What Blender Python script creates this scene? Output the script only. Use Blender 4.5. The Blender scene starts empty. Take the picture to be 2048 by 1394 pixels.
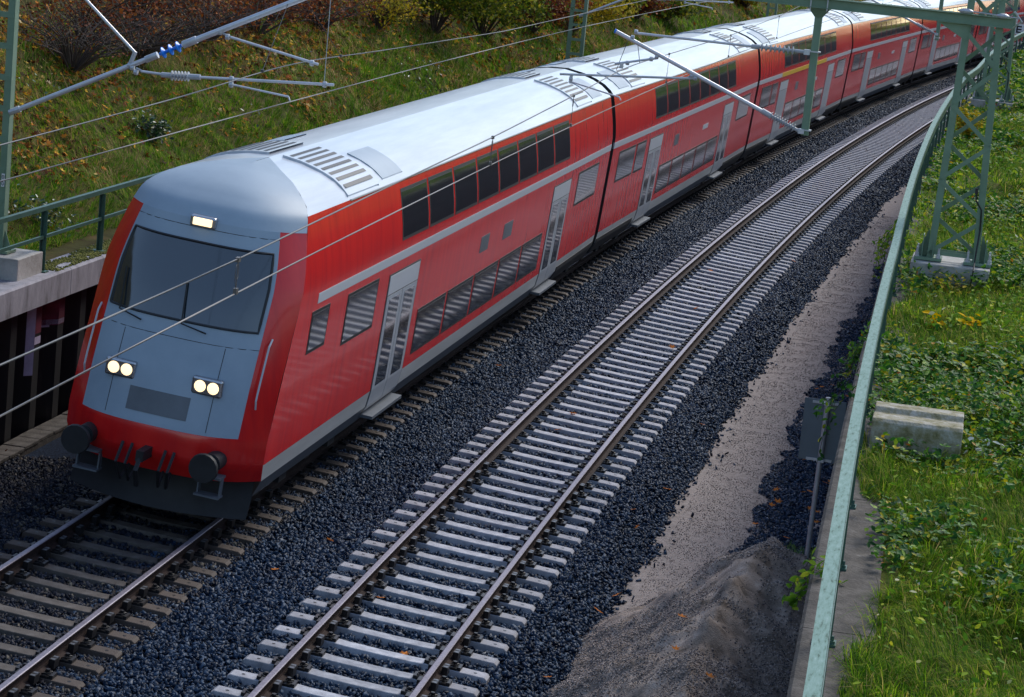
import bpy, math, random
import numpy as np
from mathutils import Matrix, Vector
R = math.radians
rng = np.random.default_rng(11)
random.seed(5)
SC = bpy.context.scene
C = SC.collection
PI = math.pi

# ------------------------------------------------------------------ camera, sky, sun, exposure
CAM_H = 8.964
PITCH, ROLL, FPX = .1859, .0992, 4980.0
cam = bpy.data.cameras.new('camera')
cam_o = bpy.data.objects.new('camera', cam)
C.objects.link(cam_o)
cam.sensor_width = 36.0
cam.lens = 36.0 * FPX / 2048
cam.clip_start, cam.clip_end = .5, 3000
cam_o.matrix_world = (Matrix.Translation((0, 0, CAM_H)) @ Matrix.Rotation(PI / 2 - PITCH, 4, 'X')
                      @ Matrix.Rotation(ROLL, 4, 'Z'))
SC.camera = cam_o
SUN_EL, SUN_AZ = R(42), R(35)           # azimuth clockwise from +Y: ahead and to the right
w = bpy.data.worlds.new('World')
SC.world = w
w.use_nodes = True
nt = w.node_tree
sky = nt.nodes.new('ShaderNodeTexSky')
sky.sky_type = 'NISHITA'
sky.sun_disc = False
sky.sun_elevation = SUN_EL
sky.sun_rotation = SUN_AZ
sky.air_density, sky.dust_density, sky.ozone_density = 1.0, .7, 1.0
nt.links.new(sky.outputs[0], nt.nodes['Background'].inputs[0])
nt.nodes['Background'].inputs[1].default_value = .15
sun = bpy.data.lights.new('sun', 'SUN')
sun.energy, sun.angle, sun.color = 2.0, R(20), (1, .95, .86)
sun_o = bpy.data.objects.new('sun', sun)
C.objects.link(sun_o)
sd = Vector((math.sin(SUN_AZ) * math.cos(SUN_EL), math.cos(SUN_AZ) * math.cos(SUN_EL), math.sin(SUN_EL)))
sun_o.rotation_euler = sd.to_track_quat('Z', 'Y').to_euler()
SC.view_settings.view_transform = 'Standard'
SC.view_settings.look = 'None'
SC.view_settings.exposure = .42
SC.view_settings.gamma = 1

# ------------------------------------------------------------------ the curve both tracks follow
X0, Y0, TH0, K0, K1 = 1.139, 40.854, .1824, .1001 / 100, -.0109 / 1e4
_s = np.linspace(-70, 330, 8001)
_h = TH0 + K0 * _s + .5 * K1 * _s ** 2
_ds = _s[1] - _s[0]
_x = np.concatenate([[0], np.cumsum(np.sin((_h[1:] + _h[:-1]) / 2))]) * _ds
_y = np.concatenate([[0], np.cumsum(np.cos((_h[1:] + _h[:-1]) / 2))]) * _ds
_x += X0 - np.interp(0, _s, _x)
_y += Y0 - np.interp(0, _s, _y)
CANT, L1 = -.08, -4.06                   # cant of the tracks; offset of the train's track


def W(s, l, z=0.0):
    s = np.asarray(s, float); l = np.asarray(l, float)
    h = np.interp(s, _s, _h)
    z = np.broadcast_to(np.asarray(z, float), np.broadcast(s, l).shape)
    return np.stack(np.broadcast_arrays(np.interp(s, _s, _x) + l * np.cos(h), np.interp(s, _s, _y) - l * np.sin(h), z), -1)


def V(s, l, z=0.0):
    return Vector(W(s, l, z).tolist())


def HD(s):
    return float(np.interp(s, _s, _h))


def frame(s, l, z, cant=0.0):
    """matrix at track position: X = to the right, Y = along the track away from the camera"""
    h = HD(s)
    x = Vector((math.cos(h), -math.sin(h), cant)).normalized()
    y = Vector((math.sin(h), math.cos(h), 0))
    zz = x.cross(y)
    m = Matrix((x, y, zz)).transposed().to_4x4()
    m.translation = V(s, l, z)
    return m


# ------------------------------------------------------------------ materials
MATS = {}


def mat(name, col, rough=.6, metal=0.0, spec=.5, var=0.0, vscale=8.0, bump=0.0, bscale=40.0, island=None,
        cols=None, coat=0.0, trans=0.0, emit=0.0, stretch=None, tex=None, detail=6.0):
    if name in MATS:
        return MATS[name]
    m = bpy.data.materials.new(name)
    m.use_nodes = True
    n = m.node_tree.nodes
    ln = m.node_tree.links
    b = n['Principled BSDF']
    b.inputs['Roughness'].default_value = rough
    b.inputs['Metallic'].default_value = metal
    b.inputs['Specular IOR Level'].default_value = spec
    b.inputs['Base Color'].default_value = (*col, 1)
    if coat:
        b.inputs['Coat Weight'].default_value = coat
        b.inputs['Coat Roughness'].default_value = .08
    tc = n.new('ShaderNodeTexCoord')
    src = tc.outputs['Object']
    if stretch:
        mp = n.new('ShaderNodeMapping')
        mp.inputs['Scale'].default_value = stretch
        ln.new(src, mp.inputs[0])
        src = mp.outputs[0]
    if cols or var:
        rp = n.new('ShaderNodeValToRGB')
        rp.color_ramp.elements.remove(rp.color_ramp.elements[0])
        if not cols:
            cols = [(.3, tuple(c * (1 - var) for c in col)), (.7, tuple(min(1, c * (1 + var)) for c in col))]
        for i, (p, c) in enumerate(cols):
            e = rp.color_ramp.elements[0] if i == 0 else rp.color_ramp.elements.new(p)
            e.position = p
            e.color = (*c, 1)
        if island:
            g = n.new('ShaderNodeNewGeometry')
            ln.new(g.outputs['Random Per Island'], rp.inputs[0])
        else:
            t = n.new('ShaderNodeTexNoise')
            t.inputs['Scale'].default_value = vscale
            t.inputs['Detail'].default_value = detail
            t.inputs['Roughness'].default_value = .65
            ln.new(src, t.inputs[0])
            ln.new(t.outputs[0], rp.inputs[0])
        ln.new(rp.outputs[0], b.inputs['Base Color'])
        colout = rp.outputs[0]
    else:
        colout = None
    if bump:
        t2 = n.new('ShaderNodeTexNoise')
        t2.inputs['Scale'].default_value = bscale
        t2.inputs['Detail'].default_value = 8
        ln.new(src, t2.inputs[0])
        bp = n.new('ShaderNodeBump')
        bp.inputs['Strength'].default_value = bump
        bp.inputs['Distance'].default_value = .02
        ln.new(t2.outputs[0], bp.inputs['Height'])
        ln.new(bp.outputs[0], b.inputs['Normal'])
    if trans:
        td = n.new('ShaderNodeBsdfTranslucent')
        mx = n.new('ShaderNodeMixShader')
        mx.inputs[0].default_value = trans
        if colout:
            ln.new(colout, td.inputs[0])
        else:
            td.inputs[0].default_value = (*col, 1)
        ln.new(b.outputs[0], mx.inputs[1])
        ln.new(td.outputs[0], mx.inputs[2])
        ln.new(mx.outputs[0], n['Material Output'].inputs[0])
    if emit:
        b.inputs['Emission Color'].default_value = (*col, 1)
        b.inputs['Emission Strength'].default_value = emit
    MATS[name] = m
    return m


M_stone = mat('ballast stone', (.05, .06, .075), .5, spec=.12, island=True,
              cols=[(0, (.003, .008, .020)), (.3, (.011, .024, .050)), (.65, (.024, .047, .088)), (.92, (.05, .082, .135)), (.98, (.09, .11, .145)), (1, (.18, .19, .21))])
M_stone_old = mat('ballast stone rusty', (.05, .045, .045), .55, spec=.1, island=True,
                  cols=[(0, (.004, .006, .012)), (.4, (.014, .018, .03)), (.7, (.028, .033, .05)), (.86, (.055, .04, .032)), (1, (.13, .12, .10))])
M_bed = mat('ballast bed', (.022, .027, .037), .85, spec=.1, cols=[(.35, (.004, .007, .014)), (.62, (.018, .03, .055))], vscale=22, bump=1.0, bscale=22)
M_slp = mat('sleeper concrete', (.36, .36, .40), .7, spec=.3, cols=[(.3, (.25, .26, .29)), (.47, (.37, .38, .42)), (.62, (.50, .51, .55)), (.8, (.58, .59, .63))], vscale=7, detail=12.0, bump=.25, bscale=60)
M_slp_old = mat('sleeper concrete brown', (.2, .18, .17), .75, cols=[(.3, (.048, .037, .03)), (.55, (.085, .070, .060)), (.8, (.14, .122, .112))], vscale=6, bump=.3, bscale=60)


def stain_sleeper(m, col, amount):
    """brown brake dust by the rails and on the sleeper ends, paler middle"""
    n, ln = m.node_tree.nodes, m.node_tree.links
    b = n['Principled BSDF']
    old = b.inputs['Base Color'].links[0].from_socket
    tc = n.new('ShaderNodeTexCoord'); sp = n.new('ShaderNodeSeparateXYZ')
    ln.new(tc.outputs['Object'], sp.inputs[0])
    ab = n.new('ShaderNodeMath'); ab.operation = 'ABSOLUTE'; ln.new(sp.outputs[0], ab.inputs[0])
    no = n.new('ShaderNodeTexNoise'); no.inputs['Scale'].default_value = 5; ln.new(tc.outputs['Object'], no.inputs[0])
    ad = n.new('ShaderNodeMath'); ad.operation = 'MULTIPLY_ADD'; ad.inputs[1].default_value = .5; ln.new(no.outputs[0], ad.inputs[0]); ln.new(ab.outputs[0], ad.inputs[2])
    mr = n.new('ShaderNodeMapRange'); mr.inputs[1].default_value = .62; mr.inputs[2].default_value = 1.02; mr.inputs[4].default_value = amount
    ln.new(ad.outputs[0], mr.inputs[0])
    mx = n.new('ShaderNodeMix'); mx.data_type = 'RGBA'
    ln.new(mr.outputs[0], mx.inputs[0]); ln.new(old, mx.inputs[6]); mx.inputs[7].default_value = (*col, 1)
    # every sleeper a little lighter or darker than the next
    oi = n.new('ShaderNodeObjectInfo'); m2 = n.new('ShaderNodeMapRange'); m2.inputs[3].default_value = .78; m2.inputs[4].default_value = 1.12
    ln.new(oi.outputs['Random'], m2.inputs[0])
    hs = n.new('ShaderNodeHueSaturation'); ln.new(m2.outputs[0], hs.inputs['Value']); ln.new(mx.outputs[2], hs.inputs['Color'])
    ln.new(hs.outputs[0], b.inputs['Base Color'])


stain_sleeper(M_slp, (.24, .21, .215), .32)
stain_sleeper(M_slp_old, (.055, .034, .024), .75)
M_rail = mat('rail rust', (.055, .036, .032), .8, spec=.15, cols=[(.3, (.016, .010, .010)), (.7, (.045, .027, .023))], vscale=14, bump=.2)
M_railtop = mat('rail head steel', (.2, .18, .22), .48, metal=.45, cols=[(.3, (.15, .13, .16)), (.7, (.27, .25, .30))], vscale=3, stretch=(9, 9, 9))
M_clip = mat('rail clip', (.018, .017, .019), .45, metal=.3, spec=.5, var=.4, vscale=30)
M_damper = mat('rail damper cap', (.14, .15, .17), .45, metal=.6)
M_red = mat('train red paint', (.56, .006, .016), .25, spec=.45, coat=.3, cols=[(.3, (.56, .010, .014)), (.5, (.70, .014, .013)), (.72, (.77, .02, .016))], vscale=1.4, stretch=(1.5, 3.5, .3))
M_roof = mat('train roof paint', (.55, .58, .62), .3, spec=.5, coat=.3, cols=[(.35, (.47, .5, .545)), (.65, (.62, .65, .69))], vscale=1.2, stretch=(3, .25, 3))
M_skirt = mat('train light grey', (.46, .47, .47), .4, cols=[(.3, (.38, .385, .38)), (.7, (.5, .51, .51))], vscale=1.5, stretch=(1, .3, 3))
M_skirtd = mat('train dark grey', (.12, .135, .155), .5, var=.2, vscale=2)
M_stripe = mat('train stripe grey', (.52, .54, .57), .35)
M_yellow = mat('train stripe yellow', (.72, .46, .04), .4)
M_glass = mat('train window glass', (.012, .015, .02), .05, spec=1.0, coat=1.0)
M_glass.node_tree.nodes['Principled BSDF'].inputs['Coat IOR'].default_value = 2.3
M_wglass = mat('windscreen glass', (.018, .028, .038), .06, spec=1.0, coat=1.0)
M_frame = mat('window rubber', (.02, .02, .022), .5)
M_door = mat('door grey', (.38, .40, .43), .4)
M_front = mat('front grey paint', (.25, .31, .37), .5, spec=.4, cols=[(.35, (.27, .345, .42)), (.65, (.33, .41, .485))], vscale=1)
M_black = mat('underframe black', (.014, .014, .016), .6, var=.4, vscale=5)
M_wheel = mat('wheel steel', (.06, .05, .048), .45, metal=.7)
M_lamp = mat('headlamp lit', (1, .74, .42), .3, emit=1.25)
M_chrome = mat('lamp rim', (.5, .5, .52), .25, metal=.9)
M_green = mat('mast green paint', (.135, .2, .15), .55, cols=[(.3, (.135, .215, .14)), (.7, (.185, .28, .19))], vscale=3, bump=.05, bscale=30)
M_greend = mat('railing green paint', (.045, .12, .095), .45, cols=[(.3, (.028, .085, .06)), (.7, (.05, .125, .095))], vscale=5)
M_teal = mat('railing weathered teal', (.34, .52, .48), .75, spec=.25, cols=[(.33, (.065, .12, .09)), (.43, (.16, .27, .225)), (.6, (.21, .325, .285)), (.8, (.31, .42, .39))], vscale=22, stretch=(1.6, .3, 1), detail=14.0, bump=.1, bscale=90)
M_galv = mat('galvanised steel', (.52, .53, .56), .42, metal=.4, cols=[(.3, (.42, .43, .46)), (.7, (.62, .63, .66))], vscale=6)
M_tube = mat('aluminium tube', (.62, .62, .65), .35, metal=.35, var=.12, vscale=4)
M_ins = mat('insulator grey', (.42, .44, .47), .4)
M_blue = mat('insulator blue', (.01, .2, .75), .35)
M_wire = mat('contact wire', (.13, .115, .11), .45, metal=.3)
M_wired = mat('messenger wire', (.07, .07, .075), .5, metal=.3)
M_conc = mat('concrete light', (.40, .385, .36), .8, cols=[(.25, (.22, .20, .17)), (.45, (.36, .345, .32)), (.7, (.48, .465, .44))], vscale=3, bump=.3, bscale=30)
M_concd = mat('concrete weathered', (.24, .22, .2), .85, cols=[(.32, (.022, .018, .012)), (.47, (.058, .047, .038)), (.62, (.105, .09, .076)), (.8, (.25, .23, .205))], vscale=4, detail=12.0, bump=.6, bscale=35)
M_concm = mat('concrete mossy', (.22, .2, .15), .85, cols=[(.28, (.10, .095, .03)), (.44, (.25, .22, .12)), (.58, (.38, .35, .28)), (.78, (.55, .53, .50))], vscale=7, detail=12.0, bump=.5, bscale=35)
M_concl = mat('wall coping concrete', (.33, .32, .36), .8, cols=[(.28, (.1, .095, .1)), (.45, (.24, .23, .26)), (.7, (.36, .35, .39))], vscale=3.5, stretch=(1, 1, .35), bump=.3, bscale=35)
M_pile = mat('sheet pile dark', (.016, .014, .014), .55, cols=[(.35, (.003, .003, .004)), (.6, (.012, .010, .010)), (.8, (.05, .04, .035))], vscale=2.2, stretch=(2.4, 2.4, .35))
M_graf = mat('graffiti maroon', (.12, .012, .03), .6, var=.5, vscale=4)
M_grafw = mat('graffiti pale', (.42, .36, .5), .6, var=.15)
M_sand = mat('path sand', (.25, .215, .21), .9, cols=[(.3, (.20, .165, .145)), (.48, (.30, .25, .222)), (.72, (.385, .325, .295))], vscale=9, bump=.7, bscale=70, detail=12)
M_heap = mat('heap sand', (.16, .14, .13), .95, cols=[(.32, (.12, .09, .068)), (.46, (.28, .22, .178)), (.58, (.40, .32, .265)), (.72, (.54, .45, .385))], vscale=3.5, bump=1.0, bscale=55, detail=14)
M_grit = mat('grit', (.2, .18, .18), .9, island=True, cols=[(0, (.05, .055, .075)), (.25, (.15, .135, .135)), (.55, (.34, .275, .235)), (1, (.54, .45, .40))])
M_soil = mat('slope soil', (.06, .05, .03), .95, spec=.1, cols=[(.3, (.045, .03, .012)), (.5, (.06, .058, .015)), (.7, (.12, .075, .03))], vscale=1.5, bump=.8, bscale=12)
M_vsoil = mat('verge soil', (.05, .05, .022), .95, spec=.1, cols=[(.3, (.03, .035, .008)), (.5, (.085, .105, .018)), (.7, (.16, .135, .035))], vscale=2.0, bump=.8, bscale=14)
M_grassL = mat('slope grass', (.1, .13, .03), .8, spec=.08, island=True, trans=.4,
               cols=[(0, (.035, .11, .005)), (.45, (.10, .25, .010)), (.75, (.20, .33, .02)), (.92, (.38, .32, .07)), (1, (.48, .36, .12))])
M_grassD = mat('slope dry grass', (.2, .14, .06), .8, spec=.08, island=True, trans=.3,
               cols=[(0, (.16, .13, .03)), (.5, (.36, .245, .09)), (1, (.55, .38, .17))])
M_grassR = mat('verge grass', (.1, .16, .03), .75, spec=.1, island=True, trans=.55,
               cols=[(0, (.012, .05, .003)), (.3, (.055, .16, .005)), (.6, (.15, .31, .010)), (.82, (.32, .43, .022)), (.92, (.48, .40, .08)), (1, (.54, .40, .17))])
M_bram = mat('bramble leaf', (.05, .11, .03), .55, spec=.22, island=True, trans=.3,
             cols=[(0, (.014, .065, .012)), (.4, (.04, .15, .02)), (.72, (.10, .26, .022)), (.9, (.26, .38, .02)), (.965, (.6, .48, .015)), (1, (.36, .08, .012))])
M_white = mat('pale leaf', (.5, .55, .5), .6, island=True, trans=.2, cols=[(0, (.35, .42, .36)), (1, (.68, .7, .68))])
M_yel = mat('yellow leaf', (.62, .42, .02), .7, spec=.05, island=True, trans=.2, cols=[(0, (.72, .42, .0)), (1, (.85, .60, .005))])
M_lit = mat('fallen leaf litter', (.25, .1, .02), .75, spec=.12, island=True, trans=.2,
            cols=[(0, (.03, .012, .006)), (.4, (.12, .032, .010)), (.62, (.34, .09, .012)), (.82, (.66, .25, .02)), (.94, (.82, .50, .04)), (1, (.66, .5, .28))])
M_orange = mat('orange leaf', (.5, .17, .03), .7, spec=.1, trans=.15, cols=[(.3, (.5, .11, .02)), (.7, (.75, .30, .05))], vscale=20)
M_shg = mat('shrub leaf green', (.1, .14, .02), .65, spec=.12, island=True, trans=.3, cols=[(0, (.03, .07, .008)), (.5, (.11, .16, .012)), (.8, (.28, .28, .02)), (1, (.5, .40, .03))])
M_shy = mat('shrub leaf yellow', (.3, .22, .03), .65, spec=.12, island=True, trans=.3, cols=[(0, (.16, .17, .012)), (.4, (.42, .33, .018)), (1, (.74, .52, .035))])
M_shr = mat('shrub leaf russet', (.14, .04, .015), .65, spec=.12, island=True, trans=.25, cols=[(0, (.07, .02, .01)), (.5, (.19, .04, .014)), (1, (.38, .12, .02))])
M_ivy = mat('ivy leaf', (.03, .07, .025), .4, island=True, trans=.15, cols=[(0, (.012, .035, .015)), (.6, (.03, .075, .028)), (1, (.08, .14, .04))])
M_twig = mat('twig bark', (.07, .05, .04), .85, var=.4, vscale=9)
M_signb = mat('sign back grey', (.13, .16, .18), .5, var=.12, vscale=3)
M_pole = mat('sign pole grey', (.45, .45, .46), .5, metal=.3, var=.15, vscale=8)
M_bag = mat('white plastic', (.75, .72, .72), .5)
M_wht = mat('sign white', (.75, .75, .75), .5)
M_blk = mat('sign black', (.01, .01, .01), .5)
M_moss = mat('moss', (.1, .12, .015), .95, cols=[(.3, (.05, .06, .01)), (.7, (.2, .2, .03))], vscale=9, bump=.8, bscale=60)
M_weed = mat('trackside weed', (.12, .2, .07), .7, island=True, trans=.3, cols=[(0, (.09, .2, .04)), (1, (.24, .40, .12))])
M_brick = mat('house plaster', (.32, .2, .19), .9, var=.2, vscale=2)
M_hblue = mat('house shutter blue', (.05, .1, .3), .5)
M_tile = mat('house roof tile', (.16, .07, .05), .8, var=.3, vscale=6)


# ------------------------------------------------------------------ mesh helpers
class MB:
    def __init__(s):
        s.v, s.f, s.mi, s.starts = [], [], [], []

    def add(s, vs, fs, mi=0):
        o = len(s.v)
        s.starts.append((o, len(s.f)))
        s.v += [tuple(p) for p in vs]
        s.f += [tuple(i + o for i in q) for q in fs]
        s.mi += [mi] * len(fs)

    def hexa(s, p, mi=0):                # 8 corners: bottom ring then top ring
        s.add(p, [(3, 2, 1, 0), (4, 5, 6, 7), (0, 1, 5, 4), (1, 2, 6, 5), (2, 3, 7, 6), (3, 0, 4, 7)], mi)

    def box(s, c, d, mi=0, m=None):
        x, y, z = (k / 2 for k in d)
        p = [Vector((c[0] + i * x, c[1] + j * y, c[2] + k * z)) for k in (-1, 1) for i, j in ((-1, -1), (1, -1), (1, 1), (-1, 1))]
        if m:
            p = [m @ q for q in p]
        s.hexa(p, mi)

    def bar(s, a, b, wd, th, up=(0, 0, 1), mi=0):   # straight bar of rectangular section
        a, b = Vector(a), Vector(b)
        d = (b - a).normalized()
        x = d.cross(Vector(up)).normalized()
        y = x.cross(d)
        x, y = x * wd / 2, y * th / 2
        s.hexa([a - x - y, a + x - y, a + x + y, a - x + y, b - x - y, b + x - y, b + x + y, b - x + y], mi)

    def tube(s, pts, r, n=8, mi=0, caps=True):
        pts = [Vector(p) for p in pts]
        rr = r if isinstance(r, (list, tuple)) else [r] * len(pts)
        rings = []
        d0 = (pts[1] - pts[0]).normalized()
        x = d0.orthogonal().normalized()
        for i, p in enumerate(pts):
            d = (pts[min(i + 1, len(pts) - 1)] - pts[max(i - 1, 0)]).normalized()
            x = (x - d * x.dot(d)).normalized()
            y = d.cross(x)
            rings.append([p + (x * math.cos(2 * PI * k / n) + y * math.sin(2 * PI * k / n)) * rr[i] for k in range(n)])
        vs = [q for g in rings for q in g]
        fs = [(i * n + k, i * n + (k + 1) % n, (i + 1) * n + (k + 1) % n, (i + 1) * n + k) for i in range(len(pts) - 1) for k in range(n)]
        if caps:
            fs += [tuple(range(n - 1, -1, -1)), tuple((len(pts) - 1) * n + k for k in range(n))]
        s.add(vs, fs, mi)

    def lathe(s, a, b, prof, n=12, mi=0):           # profile [(t along axis 0..1, radius)]
        a, b = Vector(a), Vector(b)
        s.tube([a + (b - a) * t for t, _ in prof], [max(r, .001) for _, r in prof], n, mi)

    def loft(s, rings, closed=True, caps=False, mi=0):
        n = len(rings[0])
        vs = [q for g in rings for q in g]
        m = n if closed else n - 1
        fs = [(i * n + k, i * n + (k + 1) % n, (i + 1) * n + (k + 1) % n, (i + 1) * n + k) for i in range(len(rings) - 1) for k in range(m)]
        if caps:
            fs += [tuple(range(n - 1, -1, -1)), tuple((len(rings) - 1) * n + k for k in range(n))]
        s.add(vs, fs, mi)

    def build_each(s, name, mats, parent=None, smooth=None):
        cut = s.starts + [(len(s.v), len(s.f))]
        for (v0, f0), (v1, f1) in zip(cut, cut[1:]):
            q = MB()
            q.add(s.v[v0:v1], [tuple(i - v0 for i in g) for g in s.f[f0:f1]])
            q.build(name, mats, parent, smooth)

    def build(s, name, mats, parent=None, smooth=None, bevel=0):
        me = bpy.data.meshes.new(name)
        me.from_pydata(s.v, [], s.f)
        mats = mats if isinstance(mats, (list, tuple)) else [mats]
        for m in mats:
            me.materials.append(m)
        if len(mats) > 1:
            me.polygons.foreach_set('material_index', s.mi)
        me.update()
        if smooth is not None:
            me.polygons.foreach_set('use_smooth', [True] * len(me.polygons))
            me.set_sharp_from_angle(angle=R(smooth))
        o = bpy.data.objects.new(name, me)
        C.objects.link(o)
        if parent:
            o.parent = parent
        if bevel:
            bv = o.modifiers.new('bevel', 'BEVEL')
            bv.width, bv.segments, bv.limit_method = bevel, 2, 'ANGLE'
        return o


def tag(o, label=None, cat=None, group=None, kind=None):
    if label: o['label'] = label
    if cat: o['category'] = cat
    if group: o['group'] = group
    if kind: o['kind'] = kind
    return o


def empty(name, m=None, label=None, cat=None, group=None):
    o = bpy.data.objects.new(name, None)
    o.empty_display_size = .3
    C.objects.link(o)
    if m is not None:
        o.matrix_world = m
    return tag(o, label, cat, group)


def copy_child(o, parent, local=None):
    c = o.copy()
    C.objects.link(c)
    c.parent = parent
    if local is not None:
        c.matrix_local = local
    return c


def npmesh(name, verts, tris, material, parent=None, smooth=False):
    me = bpy.data.meshes.new(name)
    nv, nf, k = len(verts), len(tris), tris.shape[1]
    me.vertices.add(nv)
    me.vertices.foreach_set('co', np.ascontiguousarray(verts, dtype=np.float32).ravel())
    me.loops.add(nf * k)
    me.loops.foreach_set('vertex_index', np.ascontiguousarray(tris, dtype=np.int32).ravel())
    me.polygons.add(nf)
    me.polygons.foreach_set('loop_start', np.arange(0, nf * k, k, dtype=np.int32))
    me.materials.append(material)
    me.update(calc_edges=True)
    if smooth:
        me.polygons.foreach_set('use_smooth', np.ones(nf, bool))
    o = bpy.data.objects.new(name, me)
    C.objects.link(o)
    if parent:
        o.parent = parent
    return o


def scatter(tv, tf, pos, rot, scl):
    """tv (n,3) template (or (m,n,3) one each), tf (f,k), pos (m,3), rot (m,3,3), scl (m,) or (m,3)"""
    m, n = len(pos), tv.shape[-2]
    scl = np.asarray(scl)
    if scl.ndim == 1:
        scl = scl[:, None]
    a = (tv[None] if tv.ndim == 2 else tv) * scl[:, None, :]
    v = np.einsum('mij,mnj->mni', rot, a) + pos[:, None, :]
    f = tf[None] + (np.arange(m) * n)[:, None, None]
    return v.reshape(-1, 3), f.reshape(-1, tf.shape[1])


def join_np(parts):
    vs, fs, o = [], [], 0
    for v, f in parts:
        vs.append(v); fs.append(f + o); o += len(v)
    return np.concatenate(vs), np.concatenate(fs)


def rot_rand(m, tilt=None):
    """random rotations; with tilt: z axis leans by up to tilt from vertical"""
    if tilt is None:
        q = rng.normal(size=(m, 4))
        q /= np.linalg.norm(q, axis=1)[:, None]
        a, b, c, d = q.T
        return np.stack([np.stack([1 - 2 * (c * c + d * d), 2 * (b * c - a * d), 2 * (b * d + a * c)], -1),
                         np.stack([2 * (b * c + a * d), 1 - 2 * (b * b + d * d), 2 * (c * d - a * b)], -1),
                         np.stack([2 * (b * d - a * c), 2 * (c * d + a * b), 1 - 2 * (b * b + c * c)], -1)], -2)
    az = rng.uniform(0, 2 * PI, m)
    ta = rng.uniform(0, 2 * PI, m)
    ti = np.abs(rng.normal(0, tilt, m))
    ca, sa = np.cos(az), np.sin(az)
    Z = np.zeros(m); O = np.ones(m)
    Rz = np.stack([np.stack([ca, -sa, Z], -1), np.stack([sa, ca, Z], -1), np.stack([Z, Z, O], -1)], -2)
    k = np.stack([np.cos(ta), np.sin(ta), Z], -1)
    K = np.stack([np.stack([Z, -k[:, 2], k[:, 1]], -1), np.stack([k[:, 2], Z, -k[:, 0]], -1), np.stack([-k[:, 1], k[:, 0], Z], -1)], -2)
    Rt = np.eye(3)[None] + np.sin(ti)[:, None, None] * K + (1 - np.cos(ti))[:, None, None] * (K @ K)
    return Rt @ Rz


def vnoise(x, y, seed=0):
    """smooth value noise, about -1..1"""
    def hsh(i, j):
        t = np.sin(i * 127.1 + j * 311.7 + seed * 74.7) * 43758.5453
        return t - np.floor(t)
    xi, yi = np.floor(x), np.floor(y)
    u, v = x - xi, y - yi
    u, v = u * u * (3 - 2 * u), v * v * (3 - 2 * v)
    a = hsh(xi, yi) * (1 - u) + hsh(xi + 1, yi) * u
    b = hsh(xi, yi + 1) * (1 - u) + hsh(xi + 1, yi + 1) * u
    return (a * (1 - v) + b * v) * 2 - 1


def fbm(x, y, seed=0, o=4):
    return sum(vnoise(x * 2 ** i, y * 2 ** i, seed + i) / 2 ** i for i in range(o))


def grid_sheet(name, ss, ll, zfun, material, kind='structure', smooth=True):
    S, L = np.meshgrid(ss, ll, indexing='ij')
    Z = zfun(S, L)
    P = W(S, L, Z).reshape(-1, 3)
    a, b = S.shape
    i = np.arange(a * b).reshape(a, b)
    q = np.stack([i[:-1, :-1], i[:-1, 1:], i[1:, 1:], i[1:, :-1]], -1).reshape(-1, 4)
    o = npmesh(name, P, q, material, smooth=smooth)
    if kind:
        o['kind'] = kind
    return o


def sweep(mb, s0, s1, prof, lat, step=1.0, cant=0.0, z0=0.0, mi=0, lfun=None, zfun=None, caps=True):
    """sweep a closed profile [(lateral, z)] along the curve"""
    rings = []
    for s in np.linspace(s0, s1, max(2, int(abs(s1 - s0) / step) + 1)):
        l0 = lfun(s) if lfun else lat
        zz = zfun(s) if zfun else z0
        rings.append([V(s, l0 + a - cant * b, zz + b + cant * a) for a, b in prof])
    mb.loft(rings, True, caps, mi)


# ------------------------------------------------------------------ ground
def fence_lat(s):
    return np.interp(s, [-60, -25, -15, -2, 22, 33, 44, 49, 63, 76, 90, 140, 200], [5.5, 5.3, 5.17, 5.01, 4.53, 4.34, 4.17, 4.2, 3.86, 3.62, 3.45, 3.3, 3.3])


def stone_z(s, l):
    return np.maximum(bed_z(s, l), -.45)


def bed_z(s, l):
    """top of the ballast bed and formation"""
    zt = np.interp(l, [-9, -7.6, -6.4, -5.9, -5.4, -2.72, -2.4, -1.75, -1.35, 1.35, 1.62, 2.06, 2.3, 6],
                   [-.3, -.28, -.16, .06, .05, -.16, -.17, -.02, .045, -.16, -.2, -.43, -.50, -.53])
    dip = np.maximum(np.clip((1.36 - np.abs(l)) / .1, 0, 1), np.clip((1.36 - np.abs(l - L1)) / .1, 0, 1))
    return zt - .004 - .012 * dip + .02 * vnoise(s * 1.3, l * 1.7, 3)


far_s = np.concatenate([np.arange(-60, 60, .5), np.arange(60, 260, 2)])
grid_sheet('ballast_bed', far_s, np.linspace(-7.9, 2.75, 60), lambda s, l: bed_z(s, l) - .035, M_bed)
grid_sheet('sand_path', far_s, np.linspace(1.7, 5.3, 30),
           lambda s, l: -.455 + .03 * fbm(s * .9, l * 1.3, 5) - .02 * (l > 3.2) - .06 * np.clip((2.04 + .08 * vnoise(s * 1.1, l * 0, 9) - l) / .3, 0, 2), M_sand)
gm = MB()
gm.add([(-900, -900, -3), (900, -900, -3), (900, 1200, -3), (-900, 1200, -3)], [(0, 1, 2, 3)])
tag(gm.build('ground', M_soil), kind='structure')


def slope_z(s, l):
    u = np.maximum(0, -8.6 - l)
    base = 2.28 + .60 * u
    top = 9.5 + .15 * u
    z = np.where(base < top, base, top)
    return z + (.16 * fbm(s * .35, l * .5, 21) + .05 * fbm(s * 1.7, l * 2, 4)) * np.clip(u / .6, 0, 1)


grid_sheet('slope_ground', np.concatenate([np.arange(-60, 80, .5), np.arange(80, 260, 2)]), np.concatenate([np.arange(-18, -8.0, .25)[::1], [-7.98]]), slope_z, M_soil)
grid_sheet('hillside', np.arange(-60, 330, 6), np.linspace(-90, -17.8, 12), lambda s, l: slope_z(s, l) - .02, M_soil)


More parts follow.
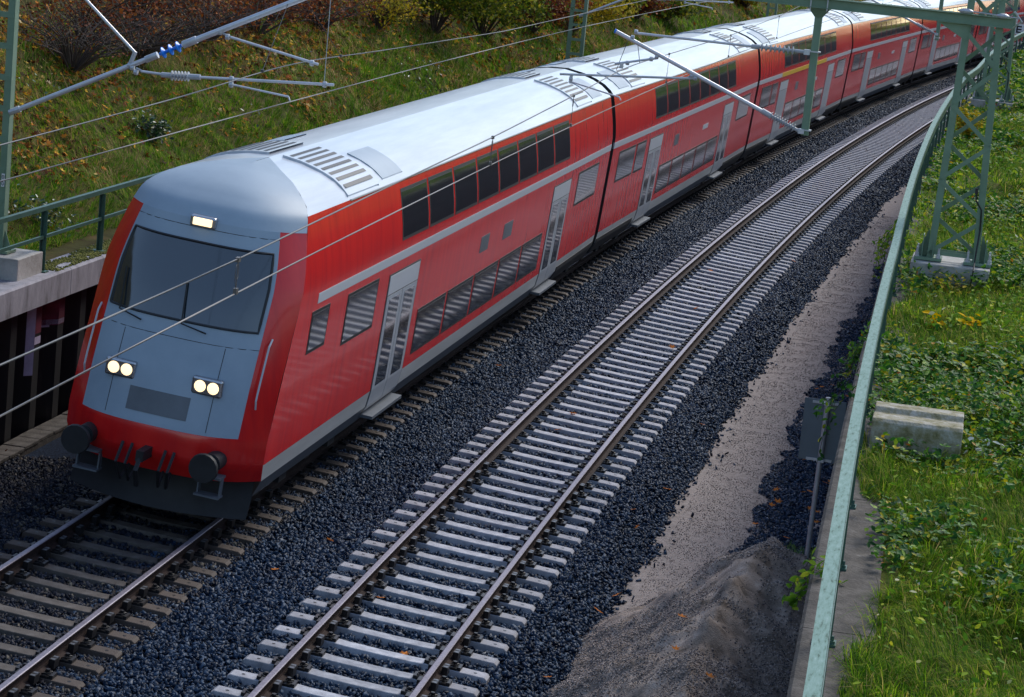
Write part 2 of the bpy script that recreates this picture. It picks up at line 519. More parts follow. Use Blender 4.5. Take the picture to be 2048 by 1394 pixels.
def verge_z(s, d):
    u = np.maximum(0, d - .5)
    far = np.clip((s - 55) / 40, 0, 1)
    return 2.95 + .06 * u + far * .22 * np.maximum(0, u - 1) + (.12 * fbm(s * .5, d * .6, 31) + .05 * fbm(s * 1.6, d * 1.8, 8)) * np.clip(u / .5, 0, 1)


def verge_sheet():
    ss = np.concatenate([np.arange(-60, 80, .5), np.arange(80, 300, 3)])
    dd = np.concatenate([np.arange(.3, 8, .25), np.arange(8, 60, 4)])
    S, D = np.meshgrid(ss, dd, indexing='ij')
    P = W(S, fence_lat(S) + D, np.minimum(verge_z(S, D), 11)).reshape(-1, 3)
    i = np.arange(S.size).reshape(S.shape)
    q = np.stack([i[:-1, :-1], i[:-1, 1:], i[1:, 1:], i[1:, :-1]], -1).reshape(-1, 4)
    o = npmesh('verge_ground', P, q, M_vsoil, smooth=True)
    o['kind'] = 'structure'


verge_sheet()

# ------------------------------------------------------------------ tracks
RAILP = [(-.075, -.172), (.075, -.172), (.075, -.16), (.02, -.145), (.009, -.12), (.009, -.045), (.034, -.033), (.036, -.008), (.026, 0), (-.026, 0), (-.036, -.008), (-.034, -.033), (-.009, -.045), (-.009, -.12), (-.02, -.145), (-.075, -.16)]


def sleeper_mesh(name, material):
    mb = MB()
    rings = []
    for x, zt, wt in ((-1.3, -.03, .19), (-1.265, -.002, .2), (-1.0, 0, .2), (-.55, 0, .2), (-.42, -.006, .198), (0, -.01, .196), (.42, -.006, .198), (.55, 0, .2), (1.0, 0, .2), (1.265, -.002, .2), (1.3, -.03, .19)):
        rings.append([(x, -wt / 2 - .035, -.19), (x, -wt / 2, zt - .006), (x, -wt / 2 + .008, zt), (x, wt / 2 - .008, zt), (x, wt / 2, zt - .006), (x, wt / 2 + .035, -.19)])
    mb.loft(rings, True, True)
    for x in (-1.14, 1.14):              # lifting dimple
        mb.lathe((x, 0, -.02), (x, 0, .0005), [(0, .022), (1, .022)], 10, 1)
    me = mb.build(name, [material, M_clip])
    return me


def fastening(mb, k):
    mb.box((k * .125, 0, .012), (.10, .17, .03))
    mb.box((k * .195, 0, .02), (.045, .15, .045))
    mb.tube([(k * .08, -.05, .035), (k * .14, -.065, .055), (k * .175, -.03, .05), (k * .13, 0, .058), (k * .175, .03, .05), (k * .14, .065, .055), (k * .08, .05, .035)], .009, 5)
    mb.lathe((k * .13, 0, .03), (k * .13, 0, .085), [(0, .02), (.6, .02), (.61, .028), (1, .026)], 6)


def build_track(lat0, mslp, label, s0, s1, near, ndamp):
    root = empty('railway_track', frame(0, lat0, 0), label, 'railway track', 'parallel railway tracks')
    inv = root.matrix_world.inverted()
    for sd in (-1, 1):
        mb = MB()
        top = [9, 8, 7]
        rings = []
        for s in np.arange(s0, s1 + .1, 1.2):
            rings.append([inv @ V(s, lat0 + sd * .7535 + a - CANT * (.185 + b), .185 + b + CANT * (sd * .7535 + a)) for a, b in RAILP])
        mb.loft(rings, True, True)
        n = len(RAILP)
        for i in range(len(mb.f)):
            if i < (len(rings) - 1) * n and i % n in (7, 8, 9):
                mb.mi[i] = 1
        rail = mb.build('rail', [M_rail, M_railtop], root)
        proto = None
        for k in range(ndamp):
            s = -19.5 + .6 * k
            m = inv @ frame(s, lat0 + sd * .7535, CANT * sd * .7535 + .06, CANT)
            if proto is None:
                d = MB()
                d.box((.085, 0, .0), (.07, .15, .1))
                d.box((.085, -.045, .05), (.05, .045, .006), 1)
                d.box((.085, .045, .05), (.05, .045, .006), 1)
                d.box((-.08, 0, 0), (.06, .15, .09))
                proto = d.build('rail_damper', [M_clip, M_damper], rail, bevel=0)
                proto.matrix_local = m
            else:
                copy_child(proto, rail, m)
    sp = sleeper_mesh('sleeper', mslp)
    fp = {}
    for k in (-1, 1):
        fmb = MB()
        fastening(fmb, k)
        fp[k] = fmb.build('rail_clip', M_clip)
    ks = np.arange(s0, s1, .6) - (s0 % .6)
    ks = [s for s in ks if s0 < s < s1]
    order = sorted(ks, key=lambda s: abs(s - near))
    for i, s in enumerate(sorted(order[:100])):
        m = inv @ frame(s, lat0, 0, CANT)
        if i == 0:
            o = sp; o.parent = root; o.matrix_local = m
        else:
            o = copy_child(sp, root, m)
        for sd in (-1, 1):
            lm = Matrix.Translation((sd * .7535, 0, 0))
            for k in (-1, 1):
                if i == 0 and sd == -1:
                    fp[k].parent = o; fp[k].matrix_local = lm
                else:
                    copy_child(fp[k], o, lm)
    rest = order[100:]
    if rest:
        tv = np.array([v.co for v in sp.data.vertices])
        fq = [tuple(p.vertices) for p in sp.data.polygons if len(p.vertices) == 4]
        fv, ff = join_np([(np.array([v.co for v in fp[k].data.vertices]), np.array([tuple(p.vertices) for p in fp[k].data.polygons if len(p.vertices) == 4])) for k in (-1, 1)])
        parts = []
        for s in rest:
            m = np.array(inv @ frame(s, lat0, 0, CANT))
            parts.append((tv @ m[:3, :3].T + m[:3, 3], np.array(fq)))
        v, f = join_np(parts)
        o = npmesh('distant_sleepers', v, f, mslp, root)
        o['kind'] = 'stuff'
        parts = []
        for s in rest:
            for sd in (-1, 1):
                m = np.array(inv @ frame(s, lat0, 0, CANT) @ Matrix.Translation((sd * .7535, 0, 0)))
                parts.append((fv @ m[:3, :3].T + m[:3, 3], ff))
        v, f = join_np(parts)
        o = npmesh('distant_fastenings', v, f, M_clip, root)
        o['kind'] = 'stuff'
    return root


build_track(0, M_slp, 'empty track of pale concrete sleepers and dark rails, right of the train', -45, 150, 8, 27)
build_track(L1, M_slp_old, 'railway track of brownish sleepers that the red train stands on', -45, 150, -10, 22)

# ballast stones -----------------------------------------------------
CUB = np.array([(i, j, k) for k in (-1, 1) for i, j in ((-1, -1), (1, -1), (1, 1), (-1, 1))], float) * .62
CUF = np.array([(3, 2, 1, 0), (4, 5, 6, 7), (0, 1, 5, 4), (1, 2, 6, 5), (2, 3, 7, 6), (3, 0, 4, 7)])
OCT = np.array([(1, 0, 0), (-1, 0, 0), (0, 1, 0), (0, -1, 0), (0, 0, 1), (0, 0, -1.)])
OCF = np.array([(0, 2, 4), (2, 1, 4), (1, 3, 4), (3, 0, 4), (2, 0, 5), (1, 2, 5), (3, 1, 5), (0, 3, 5)])


def stones(m, s0, s1, l0, l1, size, keep=None, zf=stone_z, dz=0.0):
    s = rng.uniform(s0, s1, m)
    l = rng.uniform(l0, l1, m)
    if keep is not None:
        k = keep(s, l)
        s, l = s[k], l[k]
    m = len(s)
    tv = CUB[None] * rng.uniform(.5, 1.2, (m, 8, 1)) + rng.normal(0, .17, (m, 8, 3))
    sc = size * rng.uniform(.6, 1.35, m)[:, None] * rng.uniform(.75, 1.1, (m, 3)) * np.array([1.3, .85, .6])
    pos = W(s, l, zf(s, l) + rng.uniform(-.012, .022, m) + dz)
    return scatter(tv, CUF, pos, rot_rand(m), sc)


def off_sleeper(s, l):
    """thin the stones over the sleepers and rails"""
    ph = np.abs(((s + .3) % .6) - .3)
    on0 = (np.abs(l) < 1.31) & (ph < .125)
    on1 = (np.abs(l - L1) < 1.31) & (ph < .125)
    rail = (np.abs(np.abs(l) - .7535) < .1) | (np.abs(np.abs(l - L1) - .7535) < .1)
    return ~(on0 | on1) & ~rail


def edge(s, l):
    return l < 2.09 + .08 * vnoise(s * 1.3, s * 0 + 2, 7) + .06 * vnoise(s * 4.3, l * 3, 17) + rng.exponential(.045, len(s)) + .5 * (rng.uniform(0, 1, len(s)) < .015) * rng.uniform(0, 1, len(s))


def vis(s, l):      # nothing under the train is in view
    return ~((s > -6) & (l < -3.7))


kp = lambda s, l: off_sleeper(s, l) & edge(s, l) & vis(s, l)
parts = [stones(125000, -24, 6, -3.75, 2.95, .038, kp), stones(90000, 6, 40, -3.75, 2.95, .042, kp), stones(75000, 40, 120, -3.75, 2.8, .048, kp)]
v, f = join_np(parts)
tag(npmesh('ballast_stones', v, f, M_stone), 'dark blue grey crushed stone ballast around the empty track', 'ballast', kind='stuff')
v, f = stones(95000, -24, -4, -7.5, -2.7, .037, kp)
tag(npmesh('ballast_stones', v, f, M_stone_old), 'brown tinged crushed stone ballast in front of the train', 'ballast', kind='stuff')
ks = lambda s, l: (l < fence_lat(s) - .2) & (l > 3.35 + .13 * vnoise(s * .8, s * 0, 12) + .16 * vnoise(s * 3.1, l * 2, 6) + .012 * np.maximum(0, -s) * 0) & (s > -13 + rng.normal(0, .5, len(s)))
parts = [stones(40000, -14, 12, 3.0, 5.2, .04, ks, lambda s, l: -.47 + 0 * s), stones(30000, 12, 45, 2.8, 4.9, .045, ks, lambda s, l: -.47 + 0 * s)]
v, f = join_np(parts)
tag(npmesh('ballast_stones', v, f, M_stone), 'dark gravel strip between sandy path and right hand wall', 'gravel', kind='stuff')

# sand heap -----------------------------------------------------------
def heap_h(s, l):
    """height above the path: a ridge along the wall ending in a cone"""
    dl = l - (3.95 + .25 * np.sin(s * .55))
    back = np.maximum(0, s + 9.6)
    run = np.sqrt((np.abs(dl) * np.where(dl < 0, .74, .62)) ** 2 + (back * .62) ** 2)
    hz = 1.5 + .16 * np.sin(s * 1.1 + 1) + .12 * vnoise(s * .7, l * .7, 44) - run
    hz = hz + .13 * fbm(s * 1.1, l * 1.2, 41, 3) + .055 * fbm(s * 3.1, l * 3.4, 42, 5)
    ridge = np.abs(vnoise(s * .9 + l * .7, l * 1.4 - s * .3, 43))
    return hz - .09 * (1 - ridge) ** 3


hs, hl = np.arange(-34, -5.5, .045), np.arange(1.75, 5.16, .035)
S, L = np.meshgrid(hs, hl, indexing='ij')
Z = -.5 + np.log1p(np.exp(np.clip(heap_h(S, L) * 9, -30, 30))) / 9 - .012
P = W(S, np.minimum(L, fence_lat(S) - .165), Z).reshape(-1, 3)
i = np.arange(S.size).reshape(S.shape)
q = np.stack([i[:-1, :-1], i[:-1, 1:], i[1:, 1:], i[1:, :-1]], -1).reshape(-1, 4)
hp = npmesh('sand_heap', P, q, M_heap, smooth=True)
tag(hp, 'long heap of dark grey sand and grit tipped against the right hand wall', 'sand heap')
n = 190000
s = rng.uniform(-27, -6, n); l = rng.uniform(1.9, 5.0, n)
zz = -.5 + np.log1p(np.exp(np.clip(heap_h(s, l) * 9, -30, 30))) / 9
kk = (vnoise(s * .9, l * 1.3, 55) + .7 * vnoise(s * 3, l * 3, 56) + .4 * rng.normal(0, 1, n) > -.1)
s, l, zz = s[kk], l[kk], zz[kk]
v, f = scatter(OCT, OCF, W(s, np.minimum(l, fence_lat(s) - .2), zz), rot_rand(len(s)), rng.uniform(.006, .013, len(s)))
n2 = 45000
s2 = rng.uniform(-12, 40, n2); l2 = rng.uniform(2.3, 3.7, n2)
v2, f2 = scatter(OCT, OCF, W(s2, l2, -.452 + .03 * fbm(s2 * .9, l2 * 1.3, 5)), rot_rand(n2), rng.uniform(.004, .010, n2))
v, f = join_np([(v, f), (v2, f2)])
tag(npmesh('grit', v, f, M_grit), 'loose grit scattered over the sandy path and heap', 'grit', kind='stuff')

# ------------------------------------------------------------------ right wall, railing
wl = empty('retaining_wall', frame(0, float(fence_lat(0)), -.5), 'concrete retaining wall right of the tracks carrying the teal topped railing', 'retaining wall')
inv = wl.matrix_world.inverted()


def sweep_local(name, mats, parent, inv, s0, s1, prof, lfun, z0=0, step=1.0, smooth=None):
    mb = MB()
    rings = [[inv @ V(s, lfun(s) + a, z0 + b) for a, b in prof] for s in np.linspace(s0, s1, int((s1 - s0) / step) + 1)]
    mb.loft(rings, True, True)
    return mb.build(name, mats, parent, smooth)


sweep_local('wall', M_concd, wl, inv, -55, 200, [(-.16, -1.2), (.3, -1.2), (.3, 2.72), (-.16, 2.72)], fence_lat)
for a in np.arange(-55, 195, 5.0):       # coping laid in 5 m lengths
    sweep_local('coping', M_concd, wl, inv, a, a + 4.985, [(-.22, 2.723), (.42, 2.723), (.42, 2.99), (.4, 3.0), (-.19, 3.0), (-.22, 2.97)], fence_lat, 0, 1.0)

fr = empty('railing', frame(0, float(fence_lat(0)), 3.0), 'long green railing with weathered teal top rail on the right hand wall', 'railing', 'trackside railings')
inv = fr.matrix_world.inverted()
for a, b in ((-32, -15.2), (-15.19, 9.8), (9.81, 34.8), (34.81, 59.8), (59.81, 120)):
    sweep_local('top_rail', [M_teal], fr, inv, a, b, [(-.06, 1.045), (.05, 1.045), (.05, 1.06), (-.06, 1.06)], fence_lat, 3.0, .8)
    sweep_local('rail_flange', [M_greend], fr, inv, a, b, [(.052, .86), (.06, .86), (.06, 1.043), (.052, 1.043)], fence_lat, 3.0, .8)
sweep_local('middle_rail', M_greend, fr, inv, -32, 120, [(-.012, .50), (.012, .50), (.012, .56), (-.012, .56)], fence_lat, 3.0, 1)
pm = MB()
pm.box((0, 0, .53), (.012, .07, 1.03)); pm.box((.03, .03, .53), (.06, .012, 1.03))
pm.box((.0, 0, .011), (.2, .16, .02))
for a in (-.06, .06):
    pm.lathe((a + .01, -.05, .02), (a + .01, -.05, .09), [(0, .022), (.4, .022), (.41, .012), (1, .012)], 6)
post = None
for k in range(60):
    s = -20.4 - 7.5 + 2.5 * k
    m = inv @ frame(s, float(fence_lat(s)), 3.0)
    if post is None:
        post = pm.build('post', M_greend, fr); post.matrix_local = m
    else:
        copy_child(post, fr, m)

# ------------------------------------------------------------------ left wall, trough, railing
def left_lat(s):
    return -7.6


lw = empty('retaining_wall', frame(-5, -7.7, -.3), 'dark graffiti covered sheet pile wall with concrete coping left of the train', 'retaining wall')
inv = lw.matrix_world.inverted()
mb = MB()
rings = []
for i, s in enumerate(np.arange(-40, 90, .12)):
    ph = i % 8
    dep = (0, 0, .1, .2, .2, .2, .1, 0)[ph]
    rings.append([inv @ V(s, -7.8 - dep, -.6), inv @ V(s, -7.8 - dep, 1.85)])
mb.loft(rings, False)
mb.build('sheet_piling', M_pile, lw)
for a, b in ((-40, -10.0), (-9.98, -3.72), (-3.7, 20), (20.02, 90)):
    sweep_local('coping', M_concl, lw, inv, a, b, [(0, 1.87), (-.55, 1.87), (-.55, 2.3), (-.03, 2.3), (0, 2.27)], left_lat)
# graffiti strokes painted on the piling (flush paint sheets following the face)
gb = MB()
def gpatch(mb, s0, s1, z0, z1, mi=0):
    for s in np.arange(s0, s1, .12):
        i = int(round((s + 40) / .12)); d = (0, 0, .1, .2, .2, .2, .1, 0)
        a, b = -40 + i * .12, -40 + (i + 1) * .12
        mb.add([inv @ V(a, -7.792 - d[i % 8], z0), inv @ V(b, -7.792 - d[(i + 1) % 8], z0), inv @ V(b, -7.792 - d[(i + 1) % 8], z1), inv @ V(a, -7.792 - d[i % 8], z1)], [(0, 1, 2, 3)], mi)
gpatch(gb, -9, -5.9, -.1, 1.6, 0)
gpatch(gb, -4.6, -3.4, 1.35, 1.8, 0)
gpatch(gb, -1.6, 2.5, -.2, 1.8, 0)
gpatch(gb, -5.95, -5.85, -.3, 1.8, 1)
gpatch(gb, -7.1, -6.0, .42, .5, 1)
gpatch(gb, -4.7, -4.6, .7, 1.8, 1)
gpatch(gb, -4.6, -4.3, 1.18, 1.3, 1)
gpatch(gb, -4.3, -3.85, 1.32, 1.4, 1)
gpatch(gb, -3.9, -3.5, 1.36, 1.44, 1)
gpatch(gb, -3.45, -3.37, 1.36, 1.8, 1)
gb.build('graffiti', [M_graf, M_grafw], lw)
# scrawled letters on the piling
def stroke(mb, pts, r=.014):
    mb.tube([inv @ V(a, -7.785, b) for a, b in pts], r, 5)
sb = MB()
for o, zz in ((-6.65, .62), (-1.9, 1.35)):
    stroke(sb, [(o, zz), (o + .05, zz + .2), (o + .12, zz + .22), (o + .16, zz + .14), (o + .08, zz + .1), (o + .2, zz)])
    stroke(sb, [(o + .28, zz), (o + .28, zz + .22), (o + .38, zz + .2), (o + .38, zz + .12), (o + .3, zz + .1), (o + .44, zz - .02)])
    stroke(sb, [(o + .02, zz - .12), (o + .42, zz - .09)])
sb.build('graffiti', M_grafw, lw)

ct = empty('cable_trough', frame(-5, -7.55, -.2), 'concrete cable trough with slab lids along foot of the graffiti wall', 'cable trough')
inv = ct.matrix_world.inverted()
sweep_local('trough_body', M_concd, ct, inv, -40, 80, [(-.19, -.35), (.16, -.35), (.16, -.02), (-.19, -.02)], lambda s: -7.58, -.2)
lid = None
for k in range(40):
    s = -24 + .6 * k
    m = inv @ frame(s, -7.59, -.2)
    if lid is None:
        l_ = MB(); l_.box((0, 0, .012), (.36, .585, .055)); lid = l_.build('lid', M_concd, ct, bevel=.008); lid.matrix_local = m
    else:
        copy_child(lid, ct, m @ Matrix.Translation((random.uniform(-.008, .008), 0, random.uniform(-.006, .006))))

lr = empty('railing', frame(-5, -7.85, 2.3), 'dark green two rail railing on the graffiti wall at the left', 'railing', 'trackside railings')
inv = lr.matrix_world.inverted()
LRL = lambda s: -7.85
sweep_local('top_rail', M_greend, lr, inv, -30, 60, [(-.035, .96), (.035, .96), (.035, 1.03), (-.035, 1.03)], LRL, 2.3)
sweep_local('middle_rail', M_greend, lr, inv, -30, 60, [(-.006, .52), (.03, .52), (.03, .57), (-.006, .57)], LRL, 2.3)
pm = MB()
pm.box((-.02, 0, .47), (.012, .08, .96)); pm.box((.02, .034, .47), (.07, .012, .96))
pm.box((0, 0, .0115), (.22, .15, .02))
post = None
for k in range(26):
    s = -4.4 - 22.5 + 2.5 * k
    m = inv @ frame(s, -7.85, 2.3)
    if post is None:
        post = pm.build('post', M_greend, lr); post.matrix_local = m
    else:
        copy_child(post, lr, m)

# ------------------------------------------------------------------ concrete blocks
def block(name, s, l, z0, z1, wl_, ws, m, label, cat, group=None, bevel=.02):
    mb = MB()
    mb.box((0, 0, (z1 - z0) / 2), (wl_, ws, z1 - z0))
    o = mb.build(name, m, None, bevel=bevel)
    o.matrix_world = frame(s, l, z0)
    return tag(o, label, cat, group)


GRP_F = 'concrete mast foundations'
block('mast_foundation', 2.25, 5.83, 2.55, 3.32, 1.32, 1.3, M_conc, 'pale concrete foundation block under the near right lattice mast', 'foundation', GRP_F)
block('mast_foundation', 44.4, 5.05, 2.5, 3.29, 1.42, 1.2, M_conc, 'concrete foundation block under the farther right lattice mast', 'foundation', GRP_F)
block('mast_foundation', -4.95, -8.28, 2.1, 2.63, .96, 1.0, M_conc, 'pale concrete foundation block on the left wall under ladder mast', 'foundation', GRP_F, .012)
# the free block with a channel along its top
mb = MB()
prof = [(-.55, 0), (.55, 0), (.55, .46), (.5, .5), (.2, .5), (.14, .44), (-.14, .44), (-.2, .5), (-.5, .5), (-.55, .46)]
mb.loft([[(x, a, b) for a, b in prof] for x in (-.51, -.48, .48, .51)], True, True)
o = mb.build('concrete_block', M_concm, None, bevel=.012)
o.matrix_world = frame(-12.05, 5.78, 2.9)
tag(o, 'mossy concrete block with a channel along its top behind the teal railing', 'concrete block')
rng_s = np.random.default_rng(4)
mb = MB()
mb.lathe((0, 0, -.1), (0, 0, .22), [(0, .2), (.6, .2), (.9, .16), (1, .02)], 14)
o = mb.build('stump', M_concm, None, 40); o.matrix_world = frame(-9.4, 6.55, 2.95)
tag(o, 'round mossy stump in the grass behind the channelled concrete block', 'stump')


# ------------------------------------------------------------------ masts
def lattice_mast(s, l0, l1, l0t, l1t, zb, zt, label, beam_z=None, post_l=None, post_z=None):
    root = empty('catenary_mast', frame(s, (l0 + l1) / 2, zb), label, 'mast', 'green overhead line masts')
    inv = root.matrix_world.inverted()
    P = lambda l, z, ds=0: inv @ V(s + ds, l, z)
    H = zt - zb
    lat = lambda k, t: (l0 + (l0t - l0) * t, l1 + (l1t - l1) * t)[k]
    for k, sg in ((0, 1), (1, -1)):      # each leg a channel: web outside, two flanges
        mb = MB()
        a, b = lat(k, 0), lat(k, 1)
        up = (0, 1, 0)
        mb.bar(P(a, zb), P(b, zt), .012, .24, up)
        for ds in (-.126, .126):
            mb.bar(P(a + sg * .052, zb, ds), P(b + sg * .052, zt, ds), .115, .012, up)
        mb.build('leg', M_green, root)
        g = MB()                          # foot plate with gussets and bolts
        g.box(P(a + sg * .02, zb + .03), (.46, .46, .05))
        for dx in (-.09, .09):
            c = [P(a + dx - .0, zb + .055, -.2), P(a + dx, zb + .055, .2), P(a + dx, zb + .42, .126), P(a + dx, zb + .42, -.126)]
            g.hexa([q - Vector((.006, 0, 0)) for q in c] + [q + Vector((.006, 0, 0)) for q in c])
        c = [P(a - sg * .2, zb + .055), P(a, zb + .055), P(a, zb + .5), P(a - sg * .02, zb + .5)]
        g.hexa([q - Vector((0, .006, 0)) for q in c] + [q + Vector((0, .006, 0)) for q in c])
        g.build('foot_plate', M_green, root)
        for dx in (-.17, .19):
            for dy in (-.19, .19):
                bt = MB()
                q = P(a + sg * dx * 1.0, zb + .05, dy)
                bt.lathe(q, q + Vector((0, 0, .17)), [(0, .045), (.12, .045), (.13, .034), (.42, .034), (.43, .02), (1, .02)], 6)
                bt.build('anchor_bolt', M_galv, root)
    nb = int(round(H / .62))
    ts = np.linspace(.02, .99, nb + 1)
    for i in range(nb):                   # zig-zag diagonals on the front and, mirrored, on the back
        t0, t1 = ts[i], ts[i + 1]
        for ds, ph in ((-.139, i % 2), (.139, 1 - i % 2)):
            mb = MB()
            a = P(lat(ph, t0), zb + H * t0, ds); b = P(lat(1 - ph, t1), zb + H * t1, ds)
            mb.bar(a, b, .07, .01, (0, 1, 0))
            mb.build('diagonal', M_green, root)
    mb = MB()
    for ds in (-.139, .139):
        mb.bar(P(l0, zb + .14, ds), P(l1, zb + .14, ds), .07, .01, (0, 1, 0))
    mb.build('foot_tie', M_green, root)
    if beam_z:
        z0, z1, la = beam_z               # beam runs over the tracks from the mast
        b = MB()
        for ds in (-.175, .175):
            b.bar(P(la, z0, ds), P(l1t + .22, z1, ds), .012, .17, (0, 0, 1))
            for dz in (-.079, .079):
                b.bar(P(la, z0 + dz, ds + (.034 if ds > 0 else -.034)), P(l1t + .22, z1 + dz, ds + (.034 if ds > 0 else -.034)), .07, .012, (0, 0, 1))
        for t in np.linspace(0, 1, 6):
            ll = la + (l1t + .2 - la) * t
            zc = z0 + (z1 - z0) * t
            b.bar(P(ll, zc + .088, -.21), P(ll, zc + .088, .21), .06, .012, (0, 0, 1))
        b.build('cross_beam', M_green, root)
        k = MB()                          # knee plates joining beam and legs
        for ds in (-.15, .15):
            c = [P(l0t - .5, z1 - .09, ds), P(l0t + .02, z1 - .09, ds), P(l0t + .02, z1 - .35, ds), P(l0t - .02, z1 - .35, ds)]
            k.hexa([q - Vector((0, .005, 0)) for q in c] + [q + Vector((0, .005, 0)) for q in c])
        k.build('knee_plate', M_green, root)
        r = MB()
        r.tube([P(l0t - .2, z1 + .13, -.23), P(l0t + .1, z1 + .13, -.23), P(l1t + .3, z1 + .1, -.23)], .012, 6)
        r.lathe(P(l0t - .18, z1 + .13, -.23), P(l0t + .06, z1 + .13, -.23), [(0, .015), (.3, .045), (.7, .045), (1, .012)], 8)
        r.lathe(P(l1t - .06, z1 + .11, -.23), P(l1t + .14, z1 + .11, -.23), [(0, .015), (.3, .045), (.7, .045), (1, .012)], 8)
        r.tube([P(l1t + .22, z1 + .2, -.2), P(l1t + .35, z1 + .05, -.1), P(l1t + .2, z1 - .1, 0)], .02, 6)
        r.build('tension_rod', M_galv, root)
        if post_l is not None:
            p = MB()
            zt_, zb_ = z0 - .09, post_z
            p.box(P(post_l, (zt_ + zb_) / 2 - .08), (.125, .125, zt_ - zb_ - .16))
            c = [(.0625, zt_ - .16), (.17, zt_ - .02)]
            ring = lambda h, z: [P(post_l - h, z, -h), P(post_l + h, z, -h), P(post_l + h, z, h), P(post_l - h, z, h)]
            p.hexa(ring(.0625, zt_ - .161) + ring(.16, zt_ - .03))
            p.box(P(post_l, zt_ - .014), (.36, .36, .028))
            p.build('drop_post', M_green, root, bevel=.006)
            ub = MB()
            for sg in (-1, 1):
                for ds in (-.23, .23):
                    q = P(post_l + sg * .14, zt_ - .04, ds)
                    ub.tube([q, q + Vector((0, 0, .3))], .012, 6)
            for z in (post_z + .09, post_z + 1.42):
                ub.box(P(post_l, z), (.2, .16, .022))
            ub.build('clamp', M_galv, root)
    return root


m1 = lattice_mast(2.1, 5.42, 6.29, 5.60, 6.11, 3.33, 9.2, 'tall green lattice mast on a concrete foundation, near one at right', (7.42, 7.41, 1.2), 3.12, 5.17)
m2 = lattice_mast(44.3, 4.63, 5.55, 4.81, 5.40, 3.3, 9.2, 'green lattice mast seen behind the near lattice mast at right', (7.42, 7.41, .6), 3.0, 5.05)
# earth cables on the right legs
for root, s, l, zb, label in ((m1, 2.1, 6.24, 3.33, 'a'), (m2, 44.3, 5.5, 3.3, 'b')):
    inv = root.matrix_world.inverted()
    mb = MB()
    mb.tube([inv @ V(s - .17, l - .14, zb + 1.22), inv @ V(s - .18, l - .13, zb + 1.1), inv @ V(s - .18, l - .02, zb + .95), inv @ V(s - .17, l, zb + .6), inv @ V(s - .4, l - .02, zb + .08), inv @ V(s - .67, l - .02, zb - .02), inv @ V(s - .68, l - .04, zb - .3)], .014, 6)
    mb.box(inv @ V(s - .16, l - .14, zb + 1.26), (.05, .03, .1))
    mb.build('earth_cable', M_blk, root)


def ladder_mast(s, l0, l1, zb, zt, label, cantz=None):
    root = empty('catenary_mast', frame(s, (l0 + l1) / 2, zb), label, 'mast', 'green overhead line masts')
    inv = root.matrix_world.inverted()
    P = lambda l, z, ds=0: inv @ V(s + ds, l, z)
    c = (l0 + l1) / 2
    for l in (l0, l1):
        mb = MB()
        lt = l + (c - l) * .12
        sg = 1 if l < c else -1
        mb.bar(P(l, zb), P(lt, zt), .012, .14, (0, 1, 0))
        for ds in (-.075, .075):
            mb.bar(P(l + sg * .048, zb, ds), P(lt + sg * .048, zt, ds), .11, .01, (0, 1, 0))
        mb.build('leg', M_green, root)
    for z in np.arange(zb + .3, zt, .47):
        for ds in (-.086, .086):
            mb = MB()
            mb.bar(P(l0 + .03, z, ds), P(l1 - .03, z, ds), .075, .01, (0, 1, 0))
            mb.build('batten', M_green, root)
    mb = MB()
    mb.box(P(c, zb + .02), (l1 - l0 + .25, .36, .04))
    for l, sg in ((l0, -1), (l1, 1)):
        q = [P(l, zb + .04), P(l + sg * .12, zb + .04), P(l, zb + .36), P(l - sg * .02, zb + .36)]
        mb.hexa([k - Vector((0, .006, 0)) for k in q] + [k + Vector((0, .006, 0)) for k in q])
    mb.build('foot_plate', M_green, root)
    return root


ml = ladder_mast(-5.0, -8.82, -8.22, 2.64, 8.6, 'green ladder mast on the left wall, cut by the left picture edge')
ladder_mast(39.9, -8.55, -7.98, 2.3, 8.4, 'green ladder mast behind the train below the yellow green bushes')
ladder_mast(81, -8.55, -8.05, 2.3, 8.4, 'small distant ladder mast behind the train before brown leaf slope')
mb = MB()
inv = ml.matrix_world.inverted()
mb.box(inv @ V(-5.1, -8.26, 3.75), (.05, .004, .2))
o = mb.build('number_plate', M_wht, ml, bevel=.0)
mb = MB()
for dz in (.05, -.05):
    mb.tube([inv @ V(-5.106, -8.26 + .014 * math.cos(a), 3.75 + dz + .028 * math.sin(a)) for a in np.linspace(0, 2 * PI, 10)], .004, 4)
mb.build('number', M_blk, o)


# ------------------------------------------------------------------ cantilevers
def clampb(mb, p, r=.055, h=.07):
    p = Vector(p)
    mb.lathe(p - Vector((h / 2, 0, 0)), p + Vector((h / 2, 0, 0)), [(0, r * .8), (.1, r), (.9, r), (1, r * .8)], 8)


def sheds(mb, a, b, r0, r1, n, mi=0):
    a, b = Vector(a), Vector(b)
    prof = [(0, r0)]
    for i in range(n):
        t = (i + .5) / n
        prof += [(t - .3 / n, r0), (t - .06 / n, r1), (t + .06 / n, r1), (t + .3 / n, r0)]
    prof.append((1, r0))
    mb.lathe(a, b, prof, 14, mi)


